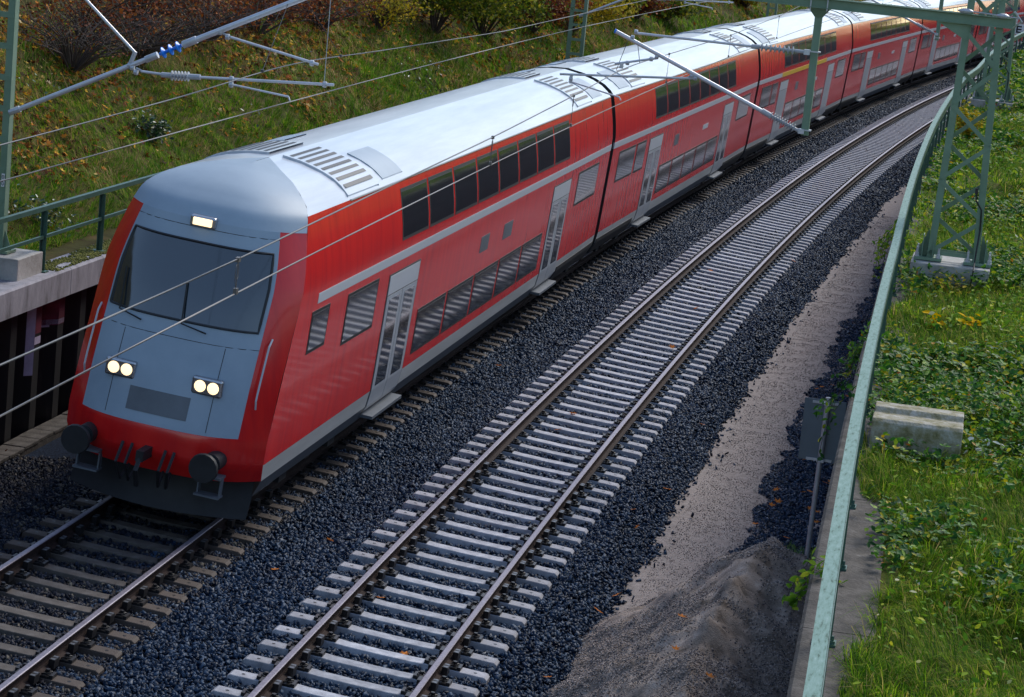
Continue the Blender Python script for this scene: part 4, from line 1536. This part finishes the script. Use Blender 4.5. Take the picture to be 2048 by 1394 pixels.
# lobed leaf (maple-like), centred, about 1 across; fan of triangles
_ang = np.linspace(0, 2 * PI, 13)[:-1]
_rad = np.array([.16, .62, .3, .55, .25, .5, .3, .5, .25, .55, .3, .62])
MAP_V = np.concatenate([[[0, 0, 0.03]], np.stack([_rad * np.sin(_ang), -_rad * np.cos(_ang), np.where(_rad > .45, .07, -.02)], -1)])
MAP_F = np.array([(0, 1 + k, 1 + (k + 1) % 12) for k in range(12)])
# oval leaf folded on its midrib
OVA_V = np.array([(0, 0, 0), (.26, .35, .08), (.22, .7, .06), (0, 1, 0), (-.22, .7, .06), (-.26, .35, .08), (0, .5, -.02)])
OVA_F = np.array([(0, 1, 6), (1, 2, 6), (2, 3, 6), (3, 4, 6), (4, 5, 6), (5, 0, 6)])


def orient(zs, m=None, jitter=.5):
    """rotations whose z axis follows given normals with jitter"""
    n = zs + rng.normal(0, jitter, zs.shape)
    n /= np.linalg.norm(n, axis=1)[:, None]
    r = rng.normal(size=n.shape)
    x = np.cross(n, r); x /= np.linalg.norm(x, axis=1)[:, None]
    y = np.cross(n, x)
    return np.stack([x, y, n], -1)


UP = np.array([0, 0, 1.0])
# left slope grass ----------------------------------------------------
def slope_pts(m, s0, s1, l0, l1, dens=None):
    s = rng.uniform(s0, s1, m); l = rng.uniform(l0, l1, m)
    if dens is not None:
        k = rng.uniform(0, 1, m) < dens(s, l)
        s, l = s[k], l[k]
    return s, l, W(s, l, slope_z(s, l))


def green_d(s, l):
    u = -8.6 - l
    return np.clip(1.45 - u / (3.0 + .9 * vnoise(s * .25, l * .3, 61)) + .35 * vnoise(s * .6, l * .8, 62), .03, 1)


parts = []
for m, s0, s1, k in ((170000, -10, 14, 1), (120000, 14, 36, 1.4), (80000, 36, 75, 2.0), (30000, 75, 130, 3.0)):
    s, l, p = slope_pts(m, s0, s1, -14.5, -8.55, green_d)
    parts.append(blades(p, rng.uniform(.08, .22, len(p)) * (1 + .4 * (k - 1)), rng.uniform(.006, .012, len(p)) * k, .8, .45, .16 * k))
v, f = join_np(parts)
tag(npmesh('slope_grass', v, f, M_grassL), 'short green grass over the lower left slope', 'grass', kind='stuff')
parts = []
for m, s0, s1, k in ((70000, -6, 20, 1), (60000, 20, 60, 1.8), (22000, 60, 130, 3)):
    s, l, p = slope_pts(m, s0, s1, -16, -9.3, lambda s, l: np.clip(vnoise(s * .33, l * .5, 63) * 1.1 + .15 * vnoise(s * 1.5, l * 1.5, 64) + .25, 0, 1))
    parts.append(blades(p, rng.uniform(.12, .34, len(p)) * (1 + .2 * (k - 1)), rng.uniform(.004, .008, len(p)) * k, 1.0, .6, .3 * k))
v, f = join_np(parts)
tag(npmesh('dry_grass', v, f, M_grassD), 'straw coloured dry grass tufts higher on the left slope', 'dry grass', kind='stuff')
parts = []
for m, s0, s1, k in ((30000, -8, 22, .1), (26000, 22, 60, .13), (16000, 60, 130, .2)):
    s, l, p = slope_pts(m, s0, s1, -17, -8.6, lambda s, l: np.clip((-8.6 - l) / 3.0 * .85 - .34 + .75 * vnoise(s * .4, l * .5, 65) + .3 * vnoise(s * 1.3, l * 1.5, 68), .03, 1))
    p[:, 2] += rng.uniform(.01, .09, len(p))
    parts.append(scatter(MAP_V, MAP_F, p, orient(np.tile((.35, 0, .9), (len(p), 1)), jitter=.45), rng.uniform(.7, 1.5, len(p)) * k))
v, f = join_np(parts)
tag(npmesh('leaf_litter', v, f, M_lit), 'brown orange and yellow autumn leaf litter over the upper left slope', 'leaf litter', kind='stuff')
parts = []
s, l, p = slope_pts(26000, -8, 60, -15, -8.7, lambda s, l: np.clip(vnoise(s * .45, l * .7, 66) * 1.6 - .75 + .3 * vnoise(s * 2, l * 2, 67), 0, 1))
p[:, 2] += rng.uniform(.02, .25, len(p))
v, f = scatter(OVA_V, OVA_F, p, orient(np.tile((.4, 0, .8), (len(p), 1)), jitter=.6), rng.uniform(.05, .11, len(p)))
tag(npmesh('ivy', v, f, M_ivy), 'dark green ivy patches creeping on the left slope', 'ivy', kind='stuff')


# right verge ----------------------------------------------------------
def verge_pts(m, s0, s1, d0, d1, dens=None):
    s = rng.uniform(s0, s1, m); d = rng.uniform(d0, d1, m)
    ok = np.ones(m, bool)
    for bs, bl, hs_, hl_ in ((2.25, 5.83, .68, .7), (44.4, 5.05, .62, .74), (-12.05, 5.78, .58, .56)):
        ok &= ~((np.abs(s - bs) < hs_) & (np.abs(fence_lat(s) + d - bl) < hl_))
    if dens is not None:
        ok &= rng.uniform(0, 1, m) < dens(s, d)
    s, d = s[ok], d[ok]
    return s, d, W(s, fence_lat(s) + d, np.where(d < .42, 3.0, np.minimum(verge_z(s, d), 11)))


def edge_off(s):
    return np.interp(s, [-26, -20, -16.5, -12, -4, 60], [.36, .36, .30, .10, .03, .03])


def edge_d(s, d):
    return np.clip((d - edge_off(s) - .22 * vnoise(s * .9, s * 0, 71) - .12 * vnoise(s * 4, d * 3, 77)) / .2, 0, 1) * np.clip(.75 + .6 * vnoise(s * .7, d * .9, 72), .15, 1)


parts = []
for m, s0, s1, dmax, k in ((130000, -26, -12, 2.6, 1), (150000, -12, 10, 3.6, 1.2), (100000, 10, 45, 5.5, 1.9), (50000, 45, 110, 10, 3.2), (20000, 110, 190, 22, 5)):
    s, d, p = verge_pts(m, s0, s1, .0, dmax, edge_d)
    tall = (1 + .5 * np.clip(vnoise(s * .8, d * .9, 73), -.6, 1)) * np.interp(s, [-26, -16, -10], [1.25, 1.2, 1])
    parts.append(blades(p, rng.uniform(.07, .26, len(p)) * tall * (1 + .15 * (k - 1)), rng.uniform(.004, .009, len(p)) * k, 1.0, .5, .17 * k))
v, f = join_np(parts)
tag(npmesh('verge_grass', v, f, M_grassR), 'lush green grass on the verge right of the teal railing', 'grass', kind='stuff')
TRI_V = np.concatenate([OVA_V * (1, 1, 1), (OVA_V * .85) @ np.array([[math.cos(1.1), math.sin(1.1), 0], [-math.sin(1.1), math.cos(1.1), 0], [0, 0, 1]]), (OVA_V * .85) @ np.array([[math.cos(1.1), -math.sin(1.1), 0], [math.sin(1.1), math.cos(1.1), 0], [0, 0, 1]])])
parts = []
bram_d = lambda s, d: np.clip((d - edge_off(s) + .1) / .3, 0, 1) * np.clip(  .15 - .3 * np.clip((-13.5 - s) / 4, 0, 1) + 1.25 * vnoise(s * .42, d * .6, 74) + .35 * vnoise(s * 1.7, d * 1.9, 75), 0, 1)
for m, s0, s1, dmax, k in ((22000, -26, -9, 2.6, .074), (30000, -9, 14, 3.6, .09), (26000, 14, 50, 6, .125), (16000, 50, 110, 10, .22)):
    s, d, p = verge_pts(m, s0, s1, -.05, dmax, bram_d)
    p[:, 2] += np.abs(rng.normal(.06, .1, len(p))) + .08
    ro = orient(np.tile(UP, (len(p), 1)), jitter=.42)
    sc = rng.uniform(.7, 1.35, len(p)) * k
    for a in range(3):
        parts.append(scatter(TRI_V[a * 7:a * 7 + 7], OVA_F, p, ro, sc))
v, f = join_np(parts)
tag(npmesh('brambles', v, f, M_bram), 'low brambles with three part leaves tangled over the right verge', 'brambles', kind='stuff')


M_leafy = mat('verge leaf light', (.2, .35, .03), .6, spec=.12, island=True, trans=.35, cols=[(0, (.06, .17, .015)), (.5, (.16, .32, .02)), (.85, (.34, .46, .03)), (.97, (.62, .55, .04)), (1, (.7, .7, .55))])
parts = []
for m, s0, s1, dmax, k in ((6500, -26, -9, 2.8, .062), (9000, -9, 14, 3.8, .078), (9000, 14, 50, 6, .12), (8000, 50, 110, 10, .2)):
    s, d, p = verge_pts(m, s0, s1, -.05, dmax, lambda s, d: np.clip((d - edge_off(s) + .1) / .3, 0, 1) * np.clip(.35 + .9 * vnoise(s * .8, d * 1.1, 84) + .3 * vnoise(s * 3, d * 3, 85), .04, 1))
    p[:, 2] += np.abs(rng.normal(.1, .09, len(p))) + .08
    parts.append(scatter(OVA_V, OVA_F, p, orient(np.tile(UP, (len(p), 1)), jitter=.5), rng.uniform(.6, 1.4, len(p)) * k))
v, f = join_np(parts)
tag(npmesh('leafy_weeds', v, f, M_leafy), 'light green and yellowing leafy weeds mixed into the verge grass', 'weeds', kind='stuff')


def plant(name, s, l, z, material, label, cat, n, spread, hgt, size, tv=OVA_V, tf=OVA_F, group=None, stems=5, jit=.5):
    root = empty(name, frame(s, l, z), label, cat, group)
    st = MB()
    tips = []
    for k in range(stems):
        a = random.uniform(0, 2 * PI)
        e = (math.cos(a) * spread * random.uniform(.3, .9), math.sin(a) * spread * random.uniform(.3, .9), hgt * random.uniform(.5, 1))
        st.tube([(0, 0, -.05), (e[0] * .4, e[1] * .4, e[2] * .6), e], .004, 4)
        tips.append(e)
    st.build('stem', M_twig, root)
    t = np.array(tips)[rng.integers(0, stems, n)] * rng.uniform(.35, 1.05, (n, 1)) + rng.normal(0, spread * .18, (n, 3))
    t[:, 2] = np.maximum(t[:, 2], .01)
    v, f = scatter(tv, tf, t, orient(np.tile(UP, (n, 1)), jitter=jit), rng.uniform(.7, 1.3, n) * size)
    npmesh('foliage', v, f, material, root)
    return root


vz = lambda s, d: float(verge_z(np.array([s]), np.array([d]))[0])
def vplant(name, s, d, *a, **k):
    return plant(name, s, float(fence_lat(s)) + d, vz(s, d), *a, **k)

GP = 'weeds on the right verge'
vplant('weed', -11.9, 1.75, M_white, 'pale silvery leaved weed beside the channelled concrete block', 'weed', 90, .6, .22, .085, group=GP)
vplant('weed', -3.4, .75, M_yel, 'bright yellow leaved weed by the railing, left of its pair', 'weed', 20, .15, .24, .15, group=GP, jit=.3)
vplant('weed', -3.6, 1.3, M_yel, 'bright yellow leaved weed farther from the railing, right of its pair', 'weed', 15, .13, .24, .15, group=GP, jit=.3)
vplant('weed', -15.2, .42, M_shr, 'small red and orange leaved weed on the coping edge by the railing', 'weed', 14, .08, .14, .07, group=GP, tv=MAP_V, tf=MAP_F)
vplant('weed', 1.0, .9, M_shy, 'yellow green weed growing before the near mast foundation', 'weed', 150, .5, .25, .07, group=GP, stems=9)
vplant('shrub', 30, .7, M_shy, 'yellow leaved bush seen between the legs of the near lattice mast', 'shrub', 420, .5, 1.15, .13, group='shrubs', stems=10)
# creepers over the right wall
for s, lb in ((-5.0, 'trailing green creeper hanging over wall beyond the sign board'), (-8.3, 'thin leafy creeper hanging in front of the sign board'), (-18.2, 'yellow green creeper on the coping beside the sand heap'), (8, 'small yellow green creeper hanging over the coping by the mast')):
    root = empty('creeper', frame(s, float(fence_lat(s)) - .05, 3.0), lb, 'creeper', 'creepers on the right wall')
    st = MB()
    pts = []
    st.tube([(.05, -1.5, .02), (.06, -.5, .03), (.04, .5, .02), (.05, 1.5, .02)], .006, 4)
    for k in range(4 if s < -15 else 4 if s < -8 else 11):
        x0, y0 = random.uniform(-.05, .1), random.uniform(-.35, .35) * (1 if s < -15 else 4)
        ln = random.uniform(.3, 1.0) * (.4 if s < -15 else 1)
        x1 = random.uniform(.2, .3) if s < -15 else random.uniform(.24, .5)
        pp = [(x0 + .1, y0, .02), (x0 - .14, y0 + .05, .1), (x0 - x1, y0 + random.uniform(-.1, .1), -.1 - .25 * ln), (x0 - x1 - .05, y0 + random.uniform(-.15, .15), -ln)]
        st.tube(pp, .004, 4)
        for q in range(26):
            t = random.uniform(0, 3)
            a, b_ = Vector(pp[int(t)]), Vector(pp[int(t) + 1])
            pts.append(a.lerp(b_, t % 1))
    st.build('stem', M_twig, root)
    p = np.array([tuple(q) for q in pts]) + rng.normal(0, .03, (len(pts), 3))
    v, f = scatter(OVA_V, OVA_F, p, orient(np.tile((-.5, 0, .6), (len(p), 1)), jitter=.6), rng.uniform(.06, .12, len(p)))
    npmesh('foliage', v, f, M_bram if s > -15 and s < 5 else M_leafy, root)
# green weed mat by the sign pole
n = 12000
s = rng.normal(-6.1, 1.1, n); l = rng.uniform(3.9, 4.95, n)
k = (vnoise(s * 1.6, l * 2.2, 81) + .4 > rng.uniform(-.6, 1, n)) & (s > -8.3) & (s < -3.9)
v, f = blades(W(s, l, -.44)[k], rng.uniform(.06, .13, k.sum()), rng.uniform(.006, .012, k.sum()), .8, .6)
tag(npmesh('trackside_weeds', v, f, M_weed), 'bright green weed mat around the foot of the sign pole', 'weeds', kind='stuff')
# moss on the left coping
n = 2600
s = rng.uniform(-4.2, 3, n); l = rng.uniform(-8.12, -7.66, n)
k = vnoise(s * 1.4, l * 5, 83) > -.1
v, f = scatter(OCT, OCF, W(s, l, 2.305)[k], rot_rand(k.sum()), rng.uniform(.012, .035, k.sum()))
tag(npmesh('moss', v, f, M_moss), 'yellow green moss cushions along the left coping', 'moss', kind='stuff')
# weeds in the trough edge at left
plant('weed', -7.0, -7.72, -.2, M_lit, 'brownish weed growing at the foot of the graffiti wall', 'weed', 120, .5, .25, .08, group='weeds by the left wall', stems=8)
plant('weed', 6.9, -10.2, float(slope_z(np.array([6.9]), np.array([-10.2]))[0]), M_ivy, 'lone dark green leafy plant on the grass slope', 'weed', 260, .5, .45, .11, group='weeds on the left slope', stems=10)
plant('weed', -1.2, -9.1, 2.4, M_ivy, 'dark green leafy plant behind the left railing', 'weed', 300, .8, .5, .09, group='weeds on the left slope', stems=10)


# shrubs on the left slope ---------------------------------------------
def shrub(s, l, material, label, hgt, spread, nleaf, lsize, nbr=16, dense=1.0):
    z = float(slope_z(np.array([s]), np.array([l]))[0])
    root = empty('shrub', frame(s, l, z), label, 'shrub', 'shrubs')
    st = MB()
    ends = []
    for k in range(nbr):
        a = random.uniform(0, 2 * PI)
        r0 = random.uniform(.25, 1) * spread
        e = Vector((math.cos(a) * r0 + .25 * spread, math.sin(a) * r0, hgt * random.uniform(.45, 1)))
        mid = Vector((e.x * .35, e.y * .35, e.z * .6))
        st.tube([(0, 0, -.1), mid, e], [.03, .016, .005], 5)
        ends += [e, mid.lerp(e, .6), mid.lerp(e, .3)]
        for q in range(5):
            b0 = mid.lerp(e, random.uniform(.1, .9))
            e2 = b0 + Vector((random.gauss(0, .35), random.gauss(0, .35), random.uniform(-.15, .4))) * spread * .6
            st.tube([b0, b0.lerp(e2, .5) + Vector((0, 0, .05)), e2], [.008, .006, .003], 4)
            ends += [e2, b0.lerp(e2, .6)]
    st.build('branches', M_twig, root)
    if nleaf:
        E_ = np.array([tuple(q) for q in ends])
        c = E_[rng.integers(0, len(E_), nleaf)] + rng.normal(0, .11 * spread ** .5, (nleaf, 3))
        v, f = scatter(OVA_V, OVA_F, c, orient(np.tile((.3, -.2, .7), (nleaf, 1)), jitter=.7), rng.uniform(.6, 1.3, nleaf) * lsize)
        npmesh('foliage', v, f, material, root)
    return root


shrub(7.0, -12.0, M_shr, 'dark bare twig thicket right of the left ladder mast', 1.2, 1.9, 260, .08, 46)
shrub(10.8, -12.0, M_shr, 'dark tangle of bare twigs behind the blue insulator', 1.2, 2.0, 320, .08, 46)
shrub(15.5, -12.2, M_shr, 'bare twig thicket with red brown leaves above the silver arm', 1.1, 1.8, 700, .09, 40)
shrub(19.5, -12.2, M_shr, 'russet brown thicket left of the long hanger wire', 1.1, 1.7, 900, .09, 34)
shrub(24.5, -12.2, M_shr, 'russet brown thicket beyond the stitch wires, left of the green bushes', 1.1, 1.7, 1100, .10, 34)
shrub(29.5, -12.0, M_shy, 'small yellowing thicket just left of the big yellow green bush', 1.2, 1.6, 1500, .11, 30)
shrub(62.5, -10.9, M_shr, 'red brown thicket over the train between the two distant ladder masts', 1.1, 1.6, 1500, .15, 28)
shrub(5.0, -13.3, M_shy, 'yellow leaved shrub with bare branches at the top left corner', 1.2, 1.3, 900, .11)
shrub(9.0, -12.6, M_shr, 'dark twiggy shrub with few russet leaves behind the silver stay tube', 1.3, 1.5, 700, .09, 26)
shrub(13, -12.9, M_shr, 'brown twiggy thicket beyond the blue insulator', 1.3, 1.6, 900, .09, 26)
shrub(17.5, -13.3, M_shg, 'green leaved shrub above the end of the silver bracket tube', 1.1, 1.2, 1500, .1)
shrub(22.5, -12.9, M_shr, 'russet shrub left of the big yellow green bush', 1.1, 1.3, 900, .09, 22)
shrub(34.5, -11.6, M_shg, 'big yellow green bush, leftmost of the dense bushes above the train', 2.3, 2.6, 7500, .13, 26)
shrub(39.5, -11.3, M_shg, 'dense green bush right of the big yellow green bush', 2.0, 2.3, 6000, .13, 24)
shrub(45, -11.0, M_shr, 'dark red leaved bush left of the middle ladder mast', 1.8, 1.9, 3200, .13, 22)
shrub(50, -10.7, M_shy, 'yellow bush right behind the middle ladder mast', 1.5, 1.7, 3200, .14)
shrub(58, -11.2, M_shg, 'green bush between the middle and far ladder masts, nearer one', 1.4, 1.7, 2600, .16)
shrub(67, -10.6, M_shg, 'low green bush above the train between the two far ladder masts', 1.0, 1.5, 2200, .17)
shrub(77, -11.2, M_shy, 'yellow green bush left of the far ladder mast', 1.3, 1.7, 1800, .2)
shrub(87, -10.8, M_shy, 'pale yellow bush right of the far ladder mast', 1.3, 1.8, 1800, .22)
# far end of the right verge
for s, d, m, lb in ((92, 5, M_shg, 'green bush on the far right verge below the house'), (118, 7, M_shg, 'dense bush on the far right verge beside the house'), (150, 3, M_shy, 'pale bush at the far end of the right verge')):
    root = empty('shrub', frame(s, float(fence_lat(s)) + d, min(11, vz(s, d)) - .2), lb, 'shrub', 'shrubs')
    st = MB(); st.tube([(0, 0, -.3), (.1, 0, .9), (.2, .1, 2.2)], [.09, .07, .03], 6); st.build('branches', M_twig, root)
    n = 2600
    c = rng.normal(0, 1, (n, 3)) * (1.3, 1.3, .8) + (0, 0, 1.3)
    v, f = scatter(OVA_V, OVA_F, c, orient(np.tile(UP, (n, 1)), jitter=.8), rng.uniform(.2, .4, n))
    npmesh('foliage', v, f, m, root)
# autumn wood on the right-hand hillside; the train windows mirror it
n = 26000
s = rng.uniform(0, 190, n); l = rng.uniform(13, 30, n)
top = 9.5 + 2.5 * vnoise(s * .14, l * .2, 95)
zw = 3.2 + (top - 3.2) * rng.uniform(0, 1, n) ** .8
kk = vnoise(s * .3, zw * .4 + l, 96) > -.55
v, f = scatter(OVA_V, OVA_F, W(s, l, zw)[kk], rot_rand(int(kk.sum())), rng.uniform(.5, .95, int(kk.sum())))
tag(npmesh('autumn_wood', v, f, M_shy), 'autumn wood of olive and gold trees mirrored in the train windows', 'wood', kind='stuff')
# house at the far top right
hs_ = empty('house', frame(165, -2.5, 2.2), 'plastered house with a blue shuttered window at the top right corner', 'house')
b = MB(); b.box((0, 4, 2.5), (9, 8, 7)); b.build('wall', M_brick, hs_)
b = MB(); b.loft([[(-4.9, y, 6), (0, y, 9.5), (4.9, y, 6)] for y in (-.4, 8.4)], True, True); b.build('roof', M_tile, hs_)
for x in (-3, 0.4, 3):
    b = MB(); b.box((x, -.02, 2.0), (1.3, .1, 1.8)); f_ = b.build('window', M_hblue, hs_)
    b = MB(); b.box((x, -.08, 2.0), (.9, .03, 1.4)); b.build('pane', M_glass, f_)

# ------------------------------------------------------------------ single leaves on the ballast
lm = bpy.data.meshes.new('fallen_leaf')
lm.from_pydata([tuple(x) for x in MAP_V], [], [tuple(int(k) for k in t) for t in MAP_F])
lm.materials.append(M_orange)
spots = [(-10.4, -2.1, -.1), (4.9, -2.3, -.1), (-9.0, -1.75, 0), (1.2, -.2, -.02), (-13.3, .3, .0), (-.2, -.2, -.03), (-4.6, 1.75, -.1), (-2.6, 2.0, -.2), (-5.2, 1.9, -.2),
         (2.6, 1.9, -.2), (9, .72 - .3, -.05), (14, .2, -.03), (-8.4, 2.1, -.35), (-9.4, 2.0, -.3), (-12.6, 1.9, -.25), (-14.2, 1.95, -.25), (20, -.3, -.04), (-11.2, -.5, -.02), (24, 1.3, -.1)]
rl = random.Random(8)
for k in range(60):
    spots.append((rl.uniform(-8.5, 9), rl.uniform(3.45, 4.75), -.39))
for k in range(8):
    s_ = rl.uniform(-19, -10); l_ = rl.uniform(2.3, 4.6)
    spots.append((s_, l_, float(-.5 + max(0, heap_h(np.array([s_]), np.array([l_]))[0])) + .03))
for k, (a, b, z) in enumerate(spots):
    o = bpy.data.objects.new('fallen_leaf', lm)
    C.objects.link(o)
    sc = rl.uniform(.09, .15)
    o.matrix_world = Matrix.Translation(V(a, b, z + .05)) @ Matrix.Rotation(rl.uniform(0, 6), 4, 'Z') @ Matrix.Rotation(rl.gauss(0, .3), 4, 'X') @ Matrix.Scale(sc, 4)
    tag(o, 'small curled orange leaf fallen on dark ballast, gravel or sand', 'leaf', 'fallen orange leaves')
